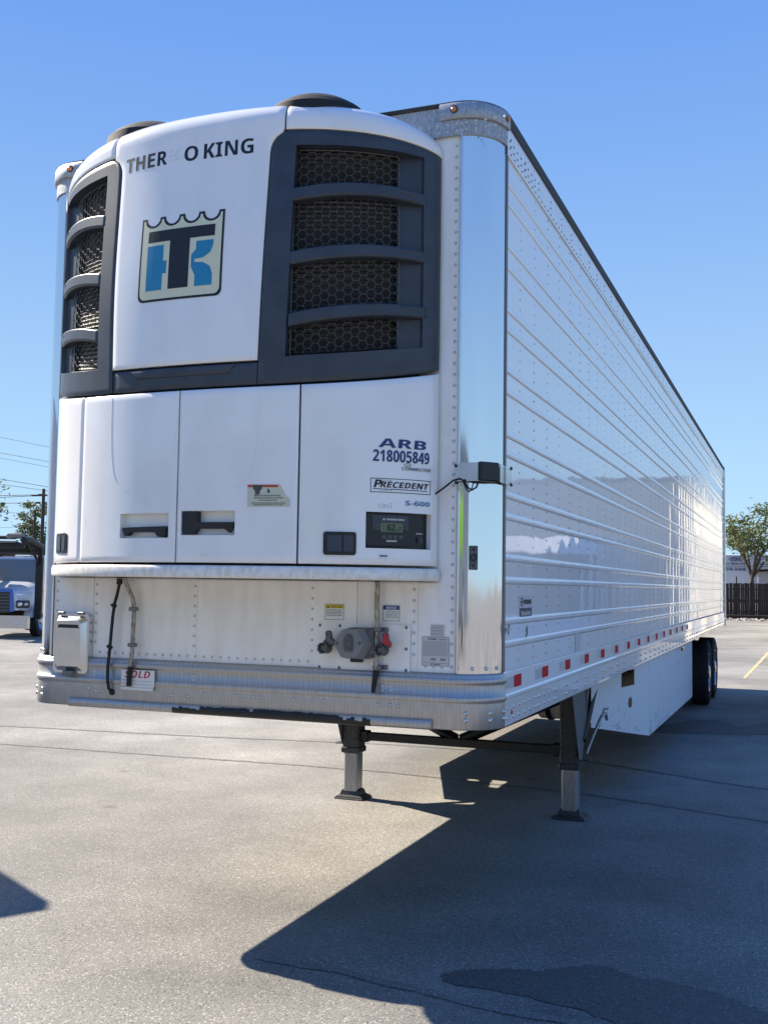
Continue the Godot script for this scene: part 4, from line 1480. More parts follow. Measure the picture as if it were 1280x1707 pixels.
	put_mb("bumper", b, M.dirty_white, U, "grimy white lower bumper")
	# black fan shrouds on top
	for sg: float in [1.0, -1.0]:
		b = MB.new()
		b.lathe(Vector3(UX + sg * 0.46, 3.98, 0.10), Vector3.UP, [Vector2(0, 0.27), Vector2(0.09, 0.26), Vector2(0.12, 0.23), Vector2(0.15, 0.185), Vector2(0.165, 0.155), Vector2(0.168, 0.14), Vector2(0.05, 0.13)], 40)
		put_mb("fan_shroud", b, M.rubber, U, "black domed fan outlet on top")
	b = MB.new()
	b.prism(rounded(0.70, -0.10, 1.86, 0.30, 0.12), Transform3D(Basis(Vector3.RIGHT, Vector3.BACK, Vector3.DOWN), Vector3(0, 4.045, 0)), 0.06)
	put_mb("top_deck", b, M.rubber, U)
	unit_graphics(U)

func edge_loop(l0: float, l1: float, s0: float, s1: float, sg: float, off: float) -> Array:
	var p := []
	for k in 13: p.append(S(lerpf(l0, l1, k / 12.0) * sg, s0, off))
	for k in range(1, 13): p.append(S(l1 * sg, lerpf(s0, s1, k / 12.0), off))
	for k in range(1, 13): p.append(S(lerpf(l1, l0, k / 12.0) * sg, s1, off))
	for k in range(1, 13): p.append(S(l0 * sg, lerpf(s1, s0, k / 12.0), off))
	return p

# a solid slab on the bowed surface
func udecal_solid(b: MB, poly: PackedVector2Array, l0: float, s0: float, off: float, thick: float):
	udecal(b, poly, l0, s0, off, thick)
	var area := 0.0
	for i in poly.size(): area += poly[i].cross(poly[(i + 1) % poly.size()])
	if area < 0: poly.reverse()
	for i in poly.size():
		var p := poly[i]; var q := poly[(i + 1) % poly.size()]
		var n := maxi(1, int(p.distance_to(q) / 0.03))
		for k in n:
			var a := p.lerp(q, float(k) / n); var c := p.lerp(q, float(k + 1) / n)
			b.q(S(l0 + a.x, s0 + a.y, off), S(l0 + c.x, s0 + c.y, off), S(l0 + c.x, s0 + c.y, off + thick), S(l0 + a.x, s0 + a.y, off + thick))

func unit_graphics(U: Node3D):
	var b: MB
	# maker's name, with letters missing
	utext("lettering", "THER", font_bold, L(0.834), L(1.091), 3.768, 3.838, M.logo_dark, U, 0.0, 0.0095)
	utext("lettering", "O", font_bold, L(1.191), L(1.267), 3.765, 3.838, M.logo_dark, U, 0.0, 0.0095)
	utext("lettering", "KING", font_bold, L(1.299), L(1.562), 3.765, 3.838, M.logo_dark, U, 0.0, 0.0095)
	b = MB.new()
	var r := RandomNumberGenerator.new(); r.seed = 8
	for k in 16:
		var x := r.randf() * 0.07; var y := r.randf() * 0.06
		udecal(b, rectp(x, y, x + 0.006 + r.randf() * 0.014, y + 0.002 + r.randf() * 0.006), L(1.103), 3.772, 0.0104 + k * 0.00003, 0.0006)
	put_mb("glue_residue", b, M.sticker_white, U)
	# scratches and rubs on the white panels
	b = MB.new()
	for k in 44:
		var sl := lerpf(-0.75, 1.05, r.randf()); var sy := 1.91 + pow(r.randf(), 2.5) * 0.75
		if k < 14:
			sl = L(1.74) + r.randf() * 0.25; sy = 3.90 + r.randf() * 0.10
		var ln := 0.003 + pow(r.randf(), 3.0) * 0.03
		var an := r.randf() * PI
		var p0 := S(sl, sy, 0.0102); var p1 := S(sl + cos(an) * ln, sy + sin(an) * ln, 0.0102)
		b.tube([p0, p1], 0.0003 + r.randf() * 0.0004, 4)
	stuff(put_mb("panel_scratches", b, M.sticker_grey, U))
	# crown badge
	var l0 := L(0.974); var w := L(1.435) - l0; var s0 := 3.116; var h := 0.395
	var crown := func(inset: float) -> PackedVector2Array:
		var p := PackedVector2Array()
		var rad := 0.03
		var i := inset
		for c in [[i + rad, i + rad, PI], [w - i - rad, i + rad, PI * 1.5]]:
			for k in 6:
				var a: float = c[2] + PI / 2 * k / 5
				p.append(Vector2(c[0] + cos(a) * rad, c[1] + sin(a) * rad))
		p.append(Vector2(w - i, h - i))
		var sw := (w - 0.03) / 4.0
		for k in 4:
			var cx := w - 0.015 - sw * (k + 0.5)
			for m in 9:
				var a := PI * m / 8.0
				p.append(Vector2(cx + cos(a) * (sw * 0.36 + i * 0.9), h - i - sin(a) * sw * 0.36))
		p.append(Vector2(i, h - i))
		return p
	var bd := node("badge", U) if false else U
	b = MB.new(); udecal(b, crown.call(0.0), l0, s0, 0.0105); put_mb("badge_border", b, M.logo_dark, U)
	b = MB.new(); udecal(b, crown.call(0.011), l0, s0, 0.0112); put_mb("badge_field", b, M.logo_cream, U)
	b = MB.new()
	var tee := PackedVector2Array()
	for p in [[0.10, 0.835], [0.10, 0.70], [0.375, 0.70], [0.375, 0.13], [0.615, 0.13], [0.615, 0.70], [0.90, 0.70], [0.90, 0.835]]: tee.append(Vector2(p[0] * w, p[1] * h))
	udecal(b, tee, l0, s0, 0.0120)
	put_mb("badge_letter", b, M.logo_dark, U)
	for pl in [[[0.10, 0.66], [0.10, 0.13], [0.30, 0.13], [0.30, 0.32], [0.345, 0.32], [0.345, 0.47], [0.30, 0.47], [0.30, 0.66]],
			[[0.69, 0.655], [0.69, 0.56], [0.64, 0.50], [0.64, 0.36], [0.69, 0.26], [0.69, 0.13], [0.89, 0.13], [0.89, 0.26], [0.86, 0.35], [0.78, 0.40], [0.68, 0.41], [0.68, 0.445], [0.78, 0.455], [0.86, 0.51], [0.89, 0.60], [0.89, 0.655]]]:
		var pv := PackedVector2Array()
		for p in pl: pv.append(Vector2(p[0] * w, p[1] * h))
		b = MB.new(); udecal(b, pv, l0, s0, 0.0120)
		put_mb("badge_letter", b, M.logo_blue, U)
	# fleet numbers and model names on the right cover
	var aL := L(2.134); var aR := L(2.298)
	utext("lettering", "ARB", font_bold, aL, aR, 2.427, 2.467, M.print_blue, U, 0.004)
	utext("lettering", "218005849", font_bold, L(2.114), L(2.309), 2.362, 2.416, M.print_blue, U)
	utext("lettering", "CONNECTED", font_reg, L(2.220), L(2.313), 2.327, 2.341, M.print_black, U)
	b = MB.new()
	for rr in [0.012, 0.019, 0.026]:
		var p := []
		for k in 9:
			var a := PI * (0.22 + 0.56 * k / 8.0)
			p.append(S(L(2.240) + cos(a) * rr, 2.333 + sin(a) * rr, 0.0112))
		b.tube(p, 0.0012, 4)
	put_mb("signal_mark", b, M.print_grey, U)
	var pL := L(2.106); var pR := L(2.314)
	b = MB.new()
	udecal(b, rectp(0, 0, pR - pL, 0.003), pL, 2.221, 0.0105)
	udecal(b, rectp(0, 0.062, pR - pL, 0.065), pL, 2.221, 0.0105)
	udecal(b, rectp(0, 0.003, 0.003, 0.062), pL, 2.221, 0.0105)
	udecal(b, rectp(pR - pL - 0.003, 0.003, pR - pL, 0.062), pL, 2.221, 0.0105)
	put_mb("name_border", b, M.print_black, U)
	b = MB.new()
	for k in 5:
		var x := 0.045 + k * 0.011
		for yy in [0.007, 0.047]:
			udecal(b, PackedVector2Array([Vector2(x, yy), Vector2(x + 0.007, yy), Vector2(x + 0.014, yy + 0.011), Vector2(x + 0.007, yy + 0.011)]), pL, 2.221, 0.0105)
	stuff(put_mb("name_stripes", b, M.sticker_grey, U))
	b = MB.new()
	udecal(b, rectp(0.012, 0.014, pR - pL - 0.02, 0.0175), pL, 2.221, 0.0106)
	put_mb("name_underline", b, M.print_blue, U)
	utext("lettering", "P", font_bold, pL + 0.014, pL + 0.044, 2.243, 2.279, M.print_black, U, 0.010)
	utext("lettering", "RECEDENT", font_bold, pL + 0.044, pR - 0.020, 2.244, 2.271, M.print_black, U, 0.008)
	utext("lettering", "S-600", font_bold, L(2.233), L(2.312), 2.166, 2.188, M.print_steel_blue, U)
	# hand-written number
	b = MB.new()
	for ch in [[[0, 0], [0.003, 0.02]], [[0.008, 0.019], [0.018, 0.02], [0.011, 0.0]], [[0.030, 0.017], [0.022, 0.012], [0.030, 0.006], [0.024, 0.0], [0.021, 0.007], [0.031, 0.018]], [[0.042, 0.02], [0.036, 0.008], [0.041, 0.001], [0.045, 0.007], [0.038, 0.008]], [[0.062, 0.024], [0.054, 0.022], [0.053, 0.013], [0.060, 0.010], [0.057, 0.002], [0.050, 0.002]]]:
		var p := []
		for c in ch: p.append(S(L(2.139) + c[0], 2.150 + c[1], 0.0106))
		b.tube(p, 0.0006, 4)
	put_mb("handwriting", b, M.print_grey, U)
	# warning sticker with a torn corner
	var wl := L(1.590); var ww := L(1.782) - wl
	b = MB.new()
	udecal(b, PackedVector2Array([Vector2(0, 0), Vector2(ww, 0), Vector2(ww, 0.034), Vector2(ww * 0.9, 0.050), Vector2(ww * 0.77, 0.098), Vector2(0, 0.098)]), wl, 2.147, 0.0105)
	put_mb("warning_sticker", b, M.sticker_cream, U, "torn cream warning sticker with orange heading")
	b = MB.new()
	udecal(b, rectp(0, 0.088, ww * 0.72, 0.099), wl, 2.147, 0.0118)
	put_mb("sticker_header", b, M.sticker_orange, U)
	b = MB.new()
	udecal(b, PackedVector2Array([Vector2(ww * 0.13, 0.098), Vector2(ww * 0.35, 0.098), Vector2(ww * 0.34, 0.08), Vector2(ww * 0.30, 0.072), Vector2(ww * 0.29, 0.056), Vector2(ww * 0.19, 0.054), Vector2(ww * 0.18, 0.072), Vector2(ww * 0.13, 0.082)]), wl, 2.147, 0.0124)
	put_mb("torn_patch", b, M.button_grey, U)
	b = MB.new()
	udecal(b, PackedVector2Array([Vector2(ww * 0.46, 0.082), Vector2(ww * 0.50, 0.08), Vector2(ww * 0.52, 0.072), Vector2(ww * 0.54, 0.068), Vector2(ww * 0.52, 0.062), Vector2(ww * 0.47, 0.064), Vector2(ww * 0.48, 0.074)]), wl, 2.147, 0.0118)
	put_mb("warning_pictogram", b, M.print_black, U)
	for t in [["REMOTE CONTROLLED UNIT", 0.17, 0.78, 0.047, 0.0062], ["UNIT MAY START AUTOMATICALLY AT ANY TIME", 0.15, 0.84, 0.037, 0.005], ["FOR QUICK SERVICE GUIDE", 0.29, 0.70, 0.026, 0.005], ["TURN THE UNIT OFF BEFORE OPENING DOORS", 0.10, 0.90, 0.014, 0.0045], ["OR INSPECTING ANY PART OF THE UNIT", 0.15, 0.85, 0.006, 0.0045]]:
		utext("lettering", t[0], font_reg, wl + ww * t[1], wl + ww * t[2], 2.147 + t[3], 2.147 + t[3] + t[4], M.print_grey, U, 0.0, 0.0118)
	# small asset sticker
	b = MB.new(); udecal(b, rectp(0, 0, 0.036, 0.016), L(2.144), 1.922, 0.0105); put_mb("asset_sticker", b, M.sticker_white, U)
	b = MB.new(); udecal(b, rectp(0, 0.009, 0.036, 0.015), L(2.144), 1.922, 0.0117); put_mb("asset_print", b, M.sticker_blue, U)
	# controller
	var cl := L(2.091); var cw := L(2.317) - cl
	b = MB.new()
	upanel(b, K(cl - 0.003), K(cl + cw + 0.003), 1.965, 2.135, -0.020, 14, 8, [], 0.01, 0.0)
	put_mb("controller_recess", b, M.black_plastic, U)
	b = MB.new()
	udecal_solid(b, rounded(0.004, 0.012, cw * 0.72, 0.155, 0.014, 4), cl, 1.968, -0.020, 0.022)
	put_mb("controller_case", b, M.black_plastic, U, "black controller with green display")
	b = MB.new(); udecal_solid(b, rounded(cw * 0.10, 0.085, cw * 0.63, 0.150, 0.006, 3), cl, 1.968, 0.002, 0.002)
	put_mb("controller_bezel", b, M.slate_plastic, U)
	b = MB.new(); udecal(b, rectp(cw * 0.21, 0.074, cw * 0.54, 0.116), cl, 1.968, 0.0045)
	put_mb("display_panel", b, M.screen_green, U)
	utext("lettering", "62.", font_bold, cl + cw * 0.31, cl + cw * 0.45, 2.048, 2.078, M.print_black, U, 0.0, 0.006)
	utext("lettering", "37", font_reg, cl + cw * 0.47, cl + cw * 0.52, 2.050, 2.068, M.button_grey, U, 0.0, 0.006)
	utext("lettering", "IR THERMO KING", font_bold, cl + cw * 0.24, cl + cw * 0.56, 2.096, 2.104, M.sticker_white, U, 0.0, 0.006)
	for k in 4:
		b = MB.new(); udecal_solid(b, rounded(0, 0, cw * 0.066, 0.018, 0.005, 3), cl + cw * (0.235 + 0.082 * k), 2.012, 0.002, 0.003)
		put_mb("controller_button", b, M.button_grey, U)
	for p in [[0.155, 0.10], [0.155, 0.082], [0.585, 0.10], [0.585, 0.082]]:
		b = MB.new(); udecal_solid(b, rounded(0, 0, cw * 0.04, 0.012, 0.004, 3), cl + cw * p[0], 1.968 + p[1], 0.004, 0.002)
		put_mb("controller_button", b, M.button_grey, U)
	utext("lettering", "SMART", font_bold, cl + cw * 0.30, cl + cw * 0.46, 1.998, 2.007, M.sticker_white, U, 0.0, 0.003)
	b = MB.new()
	var sc := S(cl + cw * 0.86, 2.012, -0.019); var sn := (S(cl + cw * 0.86, 2.012, 0.1) - sc).normalized()
	b.lathe(sc, sn, [Vector2(0, 0.017), Vector2(0.006, 0.016), Vector2(0.006, 0.008), Vector2(0.012, 0.008), Vector2(0.012, 0.0)], 16)
	put_mb("service_switch", b, M.slate_plastic, U)
	utext("lettering", "Remote Run", font_reg, cl + cw * 0.80, cl + cw * 0.92, 2.038, 2.045, M.sticker_white, U, 0.0, -0.019)

# ---------------------------------------------------------------- landing gear, skirts, tank
func landing_gear():
	var G := node("landing_gear", trailer)
	var b: MB
	var z := -3.75
	for x in [0.362, 2.216]:
		b = MB.new(); b.box(Vector3(x, 0.76, z), Vector3(0.150, 0.76, 0.155), 0.012)
		b.box(Vector3(x, 0.41, z), Vector3(0.166, 0.05, 0.170), 0.008)
		put_mb("outer_leg", b, M.gear_paint, G)
		b = MB.new(); b.box(Vector3(x, 0.24, z), Vector3(0.122, 0.40, 0.127), 0.010)
		put_mb("inner_leg", b, M.leg_steel, G)
		b = MB.new()
		var prev := []
		for lv in [[0.012, 0.125], [0.022, 0.12], [0.035, 0.09], [0.07, 0.078], [0.08, 0.066]]:
			var cur := []
			for c in [[-1, -1], [1, -1], [1, 1], [-1, 1]]: cur.append(Vector3(x + c[0] * lv[1], lv[0], z + c[1] * lv[1] * 0.8))
			if prev:
				for k in 4: b.away([prev[k], prev[(k + 1) % 4], cur[(k + 1) % 4], cur[k]], Vector3(x, 0.02, z))
			prev = cur
		b.box(Vector3(x, 0.006, z), Vector3(0.26, 0.012, 0.22), 0.004)
		put_mb("sand_shoe", b, M.gear_paint, G)
		# side mounting plate, tapering downwards
		var s := 1.0 if x > 1.3 else -1.0
		b = MB.new()
		var pl := PackedVector2Array([Vector2(-0.07, 0.46), Vector2(0.05, 0.46), Vector2(0.34, 0.98), Vector2(0.34, 1.16), Vector2(-0.40, 1.16), Vector2(-0.33, 0.96)])
		b.prism(pl, Transform3D(Basis(Vector3(0, 0, -1), Vector3.UP, Vector3.RIGHT), Vector3(x + s * 0.080 - 0.003, 0, z)), 0.006)
		put_mb("mounting_plate", b, M.plate_grey, G)
		b = MB.new()
		for p in [[0.16, 1.08], [0.24, 1.08], [0.16, 0.98], [0.24, 0.98]]:
			b.box(Vector3(x + s * 0.084, p[1], z - p[0]), Vector3(0.004, 0.035, 0.024), 0.0)
		b.box(Vector3(x + s * 0.084, 0.93, z - 0.2), Vector3(0.004, 0.22, 0.018), 0.0)
		put_mb("plate_slots", b, M.grease, G)
		b = MB.new(); b.box(Vector3(x + s * 0.115, 0.455, z), Vector3(0.08, 0.008, 0.10), 0.002)
		put_mb("step_plate", b, M.gear_paint, G)
		b = MB.new()
		b.box(Vector3(x + s * 0.02, 1.15, z - 0.02), Vector3(0.26, 0.03, 0.62), 0.0)
		put_mb("wing_plate", b, M.black_frame, G)
	b = MB.new(); b.box(Vector3(1.289, 0.525, z), Vector3(1.70, 0.068, 0.06), 0.006)
	for x in [0.47, 2.11]: b.box(Vector3(x, 0.525, z), Vector3(0.07, 0.095, 0.09), 0.008)
	put_mb("cross_tube", b, M.black_frame, G)
	for s in [-1.0, 1.0]:
		b = MB.new()
		b.tube([Vector3(1.289 + s * 0.02, 0.545, z - 0.02), Vector3(1.289 + s * 0.845, 0.93, z - 0.02)], 0.046, 4)
		put_mb("cross_brace", b, M.black_frame, G)
		# raking brace back to the floor
		b = MB.new()
		b.tube([Vector3(1.289 + s * 1.00, 0.60, z - 0.08), Vector3(1.289 + s * 1.02, 1.17, z - 0.75)], 0.035, 4)
		put_mb("rake_brace", b, M.black_frame, G)
	# crank handle with chain on the near leg
	b = MB.new()
	b.tube([Vector3(2.33, 0.50, z - 0.06), Vector3(2.36, 0.60, z - 0.10), Vector3(2.40, 0.72, z - 0.17), Vector3(2.42, 0.78, z - 0.22), Vector3(2.44, 0.795, z - 0.30), Vector3(2.44, 0.74, z - 0.34)], 0.013, 8)
	b.tube([Vector3(2.425, 0.79, z - 0.24), Vector3(2.43, 0.83, z - 0.27), Vector3(2.46, 0.835, z - 0.29)], 0.009, 6)
	put_mb("crank_handle", b, M.leg_steel, G)
	b = MB.new()
	b.tube([Vector3(2.22, 1.12, z - 0.3), Vector3(2.52, 1.12, z - 0.3)], 0.022, 10)
	put_mb("crank_shaft", b, M.black_frame, G)
	# aerodynamic skirts, turned in at the front
	for s in [1.0, -1.0]:
		var fx := func(x: float) -> float: return x if s > 0 else TW - x
		b = MB.new()
		b.prism(PackedVector2Array([Vector2(5.62, 0.43), Vector2(9.95, 0.40), Vector2(9.95, 1.15), Vector2(5.62, 1.15)]), Transform3D(Basis(Vector3(0, 0, -1), Vector3.UP, Vector3.RIGHT), Vector3(fx.call(2.578) - 0.002, 0, 0)), 0.004)
		put_mb("side_skirt", b, M.skirt_white, trailer)
		# turned-in front section with its service openings, built as strips round them
		var A := Vector3(fx.call(2.578), 0, -5.62); var B := Vector3(fx.call(2.31), 0, -4.12)
		var d := (B - A).normalized(); var len := A.distance_to(B)
		var xf := Transform3D(Basis(d, Vector3.UP, d.cross(Vector3.UP)), A)
		b = MB.new()
		var o := [0.42, 0.78, 0.935, 1.075]
		b.prism(PackedVector2Array([Vector2(0, 0.43), Vector2(o[0], 0.494), Vector2(o[0], 1.15), Vector2(0, 1.15)]), xf, 0.004)
		b.prism(rectp(o[0], o[3], o[1], 1.15), xf, 0.004)
		# field below the slot, with a round hole
		var hole := PackedVector2Array()
		for k in 17: hole.append(Vector2(0.54 + cos(TAU * k / 16 - PI / 2) * 0.060, 0.785 + sin(TAU * k / 16 - PI / 2) * 0.050))
		var key := PackedVector2Array([Vector2(o[0], 0.494), Vector2(0.54, 0.512)])
		var rh := hole.duplicate(); rh.reverse()
		for p in rh: key.append(p)
		key.append_array(PackedVector2Array([Vector2(0.5403, 0.512), Vector2(o[1], 0.55), Vector2(o[1], o[2]), Vector2(o[0], o[2])]))
		b.prism(key, xf, 0.004)
		b.prism(PackedVector2Array([Vector2(o[1], 0.55), Vector2(len, 0.664), Vector2(len, 1.15), Vector2(o[1], 1.15)]), xf, 0.004)
		put_mb("side_skirt", b, M.skirt_white, trailer)
	# black rubs and scratches low on the near skirt
	var sr := RandomNumberGenerator.new(); sr.seed = 61
	b = MB.new()
	for k in 24:
		var u := 0.1 + sr.randf() * 0.85
		var A := Vector3(2.578, 0, -5.62).lerp(Vector3(2.31, 0, -4.12), u)
		var nn := Vector3(0.984, 0, 0.176)
		var sb := Basis(Vector3.UP, -0.177) * Basis(Vector3.RIGHT, (sr.randf() - 0.3) * 1.4)
		b.box(A + Vector3(0, 0.46 + u * 0.22 + pow(sr.randf(), 2.0) * 0.20, 0) + nn * (0.0042 + k * 0.00002), Vector3(0.0006, 0.0015 + sr.randf() * 0.003, 0.02 + pow(sr.randf(), 2.0) * 0.09), 0.0, sb)
	for k in 26:
		b.box(Vector3(2.5805 + k * 0.00002, 0.44 + pow(sr.randf(), 2.0) * 0.16, -5.7 - pow(sr.randf(), 1.6) * 1.6), Vector3(0.0006, 0.002 + sr.randf() * 0.004, 0.03 + sr.randf() * 0.16), 0.0, Basis(Vector3.RIGHT, (sr.randf() - 0.4) * 1.2))
	stuff(put_mb("skirt_scuffs", b, M.button_grey, trailer))
	# gearbox on the near leg
	b = MB.new()
	b.box(Vector3(2.20, 0.98, z - 0.11), Vector3(0.17, 0.20, 0.09), 0.012)
	b.cyl(Vector3(2.20, 0.98, z - 0.15), Vector3(2.20, 0.98, z - 0.19), 0.05, 0.045, 14)
	put_mb("gearbox", b, M.gear_paint, G)
	b = MB.new()
	for x in [0.362, 2.216]:
		for yy in [0.50, 0.55, 0.66, 0.80]:
			for o in [-0.055, 0.055]: b.dome(Vector3(x + o, yy, z + 0.0775), Vector3.BACK, 0.012, 0.01, 6)
	stuff(put_mb("leg_bolts", b, M.gear_paint, G))
	b = MB.new()
	for zz in [6.4, 7.3, 8.2, 9.1, 9.8]:
		for yy in [0.62, 0.95]: b.dome(Vector3(2.581, yy, -zz), Vector3.RIGHT, 0.008, 0.005, 6)
	stuff(put_mb("skirt_rivets", b, M.rivet_steel, trailer))
	# fuel tank across the frame
	var tk := node("fuel_tank", trailer)
	b = MB.new()
	b.lathe(Vector3(1.36, 0.72, -6.25), Vector3.RIGHT, [Vector2(0, 0.0), Vector2(0.0, 0.16), Vector2(0.02, 0.22), Vector2(0.06, 0.26), Vector2(1.0, 0.26), Vector2(1.06, 0.22), Vector2(1.08, 0.0)], 32)
	put_mb("tank_shell", b, M.tank_white, tk)
	for x in [1.52, 2.2]:
		b = MB.new()
		b.lathe(Vector3(x, 0.72, -6.25), Vector3.RIGHT, [Vector2(-0.025, 0.262), Vector2(-0.025, 0.272), Vector2(0.025, 0.272), Vector2(0.025, 0.262)], 32)
		b.box(Vector3(x, 1.08, -6.25), Vector3(0.07, 0.24, 0.10))
		put_mb("tank_strap", b, M.black_frame, tk)

# ---------------------------------------------------------------- wheels, axles, bumper
func make_wheel(parent: Node3D, x: float, z: float, s: float) -> Node3D:
	var w := node("wheel", parent)
	var ax := Vector3.RIGHT * s
	var b := MB.new()
	var R := 0.505
	var c := Vector3(x, R, z)
	var prof := [Vector2(-0.125, 0.30), Vector2(-0.14, 0.36), Vector2(-0.142, 0.43), Vector2(-0.125, 0.485), Vector2(-0.11, R - 0.006)]
	for k in 5:
		var a := -0.11 + k * 0.044
		prof += [Vector2(a, R - 0.004), Vector2(a + 0.036, R - 0.004)]
		if k < 4: prof += [Vector2(a + 0.037, R - 0.018), Vector2(a + 0.043, R - 0.018)]
	prof += [Vector2(0.11, R - 0.006), Vector2(0.125, 0.485), Vector2(0.142, 0.43), Vector2(0.14, 0.36), Vector2(0.125, 0.30)]
	b.lathe(c, ax, prof, 56)
	put_mb("tyre", b, M.tyre, w)
	b = MB.new()
	b.lathe(c, ax, [Vector2(-0.125, 0.302), Vector2(0.12, 0.302), Vector2(0.13, 0.295), Vector2(0.12, 0.285), Vector2(0.06, 0.28), Vector2(0.02, 0.25), Vector2(0.01, 0.20), Vector2(0.02, 0.14), Vector2(0.03, 0.13), Vector2(0.12, 0.11), Vector2(0.14, 0.09), Vector2(0.14, 0.0)], 40)
	put_mb("rim", b, M.wheel_alloy, w)
	b = MB.new()
	for k in 10:
		var a := TAU * k / 10
		var p := c + ax * 0.016 + Vector3(0, cos(a), sin(a)) * 0.167
		b.cyl(p, p + ax * 0.03, 0.016, 0.013, 8)
	stuff(put_mb("wheel_nuts", b, M.bolt_zinc, w))
	return w

func running_gear():
	var T := trailer
	var b: MB
	for z in [-12.95, -14.19]:
		for x in [[2.44, 1.0], [2.10, -1.0], [0.16, -1.0], [0.50, 1.0]]:
			make_wheel(T, x[0], z, x[1])
		b = MB.new(); b.cyl(Vector3(0.3, 0.505, z), Vector3(2.3, 0.505, z), 0.065, 0.065, 16)
		put_mb("axle", b, M.black_frame, T)
	b = MB.new()
	for x in [0.85, 1.75]: b.box(Vector3(x, 0.98, -13.6), Vector3(0.12, 0.30, 3.4), 0.01)
	put_mb("slider_frame", b, M.black_frame, T)
	for x in [0.48, 2.12]:
		b = MB.new(); b.box(Vector3(x, 0.55, -14.95), Vector3(0.52, 0.66, 0.015), 0.004)
		put_mb("mud_flap", b, M.rubber, T)
	b = MB.new()
	b.box(Vector3(1.3, 0.74, -15.02), Vector3(2.50, 0.11, 0.09), 0.006)
	for x in [0.85, 1.75]: b.box(Vector3(x, 0.95, -15.02), Vector3(0.09, 0.42, 0.09), 0.006)
	put_mb("flap_hanger", b, M.black_frame, T)
	b = MB.new()
	b.box(Vector3(1.3, 0.55, -16.05), Vector3(2.3, 0.10, 0.10), 0.008)
	for x in [0.8, 1.8]: b.box(Vector3(x, 0.87, -16.05), Vector3(0.10, 0.60, 0.08), 0.008)
	put_mb("rear_bumper", b, M.black_frame, T)

# ---------------------------------------------------------------- what stands around
func bolt_box(b: MB, c: Vector3, s: Vector3, bev := 0.01): b.box(c, s, bev)

func make_tree(label: String, at: Vector3, height: float, crown_w: float, crown_low: float, leaves: int, sd: int, lean := 0.0, leaf := 0.16):
	var T := thing("tree", label, "tree", at)
	var r := RandomNumberGenerator.new(); r.seed = sd
	var b := MB.new()
	var fork := crown_low * 0.8
	b.tube([Vector3(0, 0, 0), Vector3(0.05, fork * 0.5, 0), Vector3(lean * 0.3, fork, 0)], 0.17, 8, 0.12)
	var tips := []
	for k in 9:
		var a := TAU * k / 9.0 + r.randf() * 0.5
		var rad := crown_w * (0.22 + 0.28 * r.randf())
		var top := Vector3(lean + cos(a) * rad, lerpf(crown_low, height, 0.35 + 0.55 * r.randf()), sin(a) * rad)
		var st := Vector3(lean * 0.3, fork * (0.85 + 0.15 * r.randf()), 0)
		var mid := st.lerp(top, 0.5) + Vector3(r.randf() - 0.5, 0.2, r.randf() - 0.5) * 0.4
		b.tube([st, mid, top], 0.085, 6, 0.02)
		tips.append(top)
		for m in 3:
			var q := mid.lerp(top, 0.3 + 0.3 * m) + Vector3(r.randf() - 0.5, 0.2 * r.randf(), r.randf() - 0.5) * crown_w * 0.35
			b.tube([mid.lerp(top, 0.2 + 0.25 * m), q], 0.03, 5, 0.01)
			tips.append(q)
	put_mb("trunk", b, M.bark, T)
	# clumps of leaflets round the branch ends
	var st := SurfaceTool.new()
	st.begin(Mesh.PRIMITIVE_TRIANGLES)
	for k in 14: tips.append(Vector3(lean + (r.randf() - 0.5) * crown_w * 0.8, lerpf(crown_low, height, r.randf()), (r.randf() - 0.5) * crown_w * 0.8))
	for k in leaves:
		var c: Vector3 = tips[r.randi() % tips.size()]
		var d := Vector3(r.randfn(), r.randfn() * 0.55, r.randfn()) * crown_w * 0.095
		var p := c + d
		var ax := Vector3(r.randfn(), r.randfn() * 0.5 - 0.2, r.randfn()).normalized()
		var sd2 := ax.cross(Vector3(r.randfn(), r.randfn(), r.randfn())).normalized()
		var s := leaf * (0.6 + 0.7 * r.randf())
		var n := ax.cross(sd2)
		var tone := 0.6 + 0.7 * r.randf()
		var col := Color(tone * (0.9 + 0.4 * r.randf()), tone, tone * 0.9)
		for v in [p - ax * s, p + sd2 * s * 0.32, p + ax * s, p - ax * s, p + ax * s, p - sd2 * s * 0.32]:
			st.set_color(col); st.set_normal(n); st.add_vertex(v)
	put("crown", st.commit(), M.leaf, T)
	return T

func make_surroundings():
	fence_line()
	far_right()
	far_left()
	car_carrier()
	off_frame()

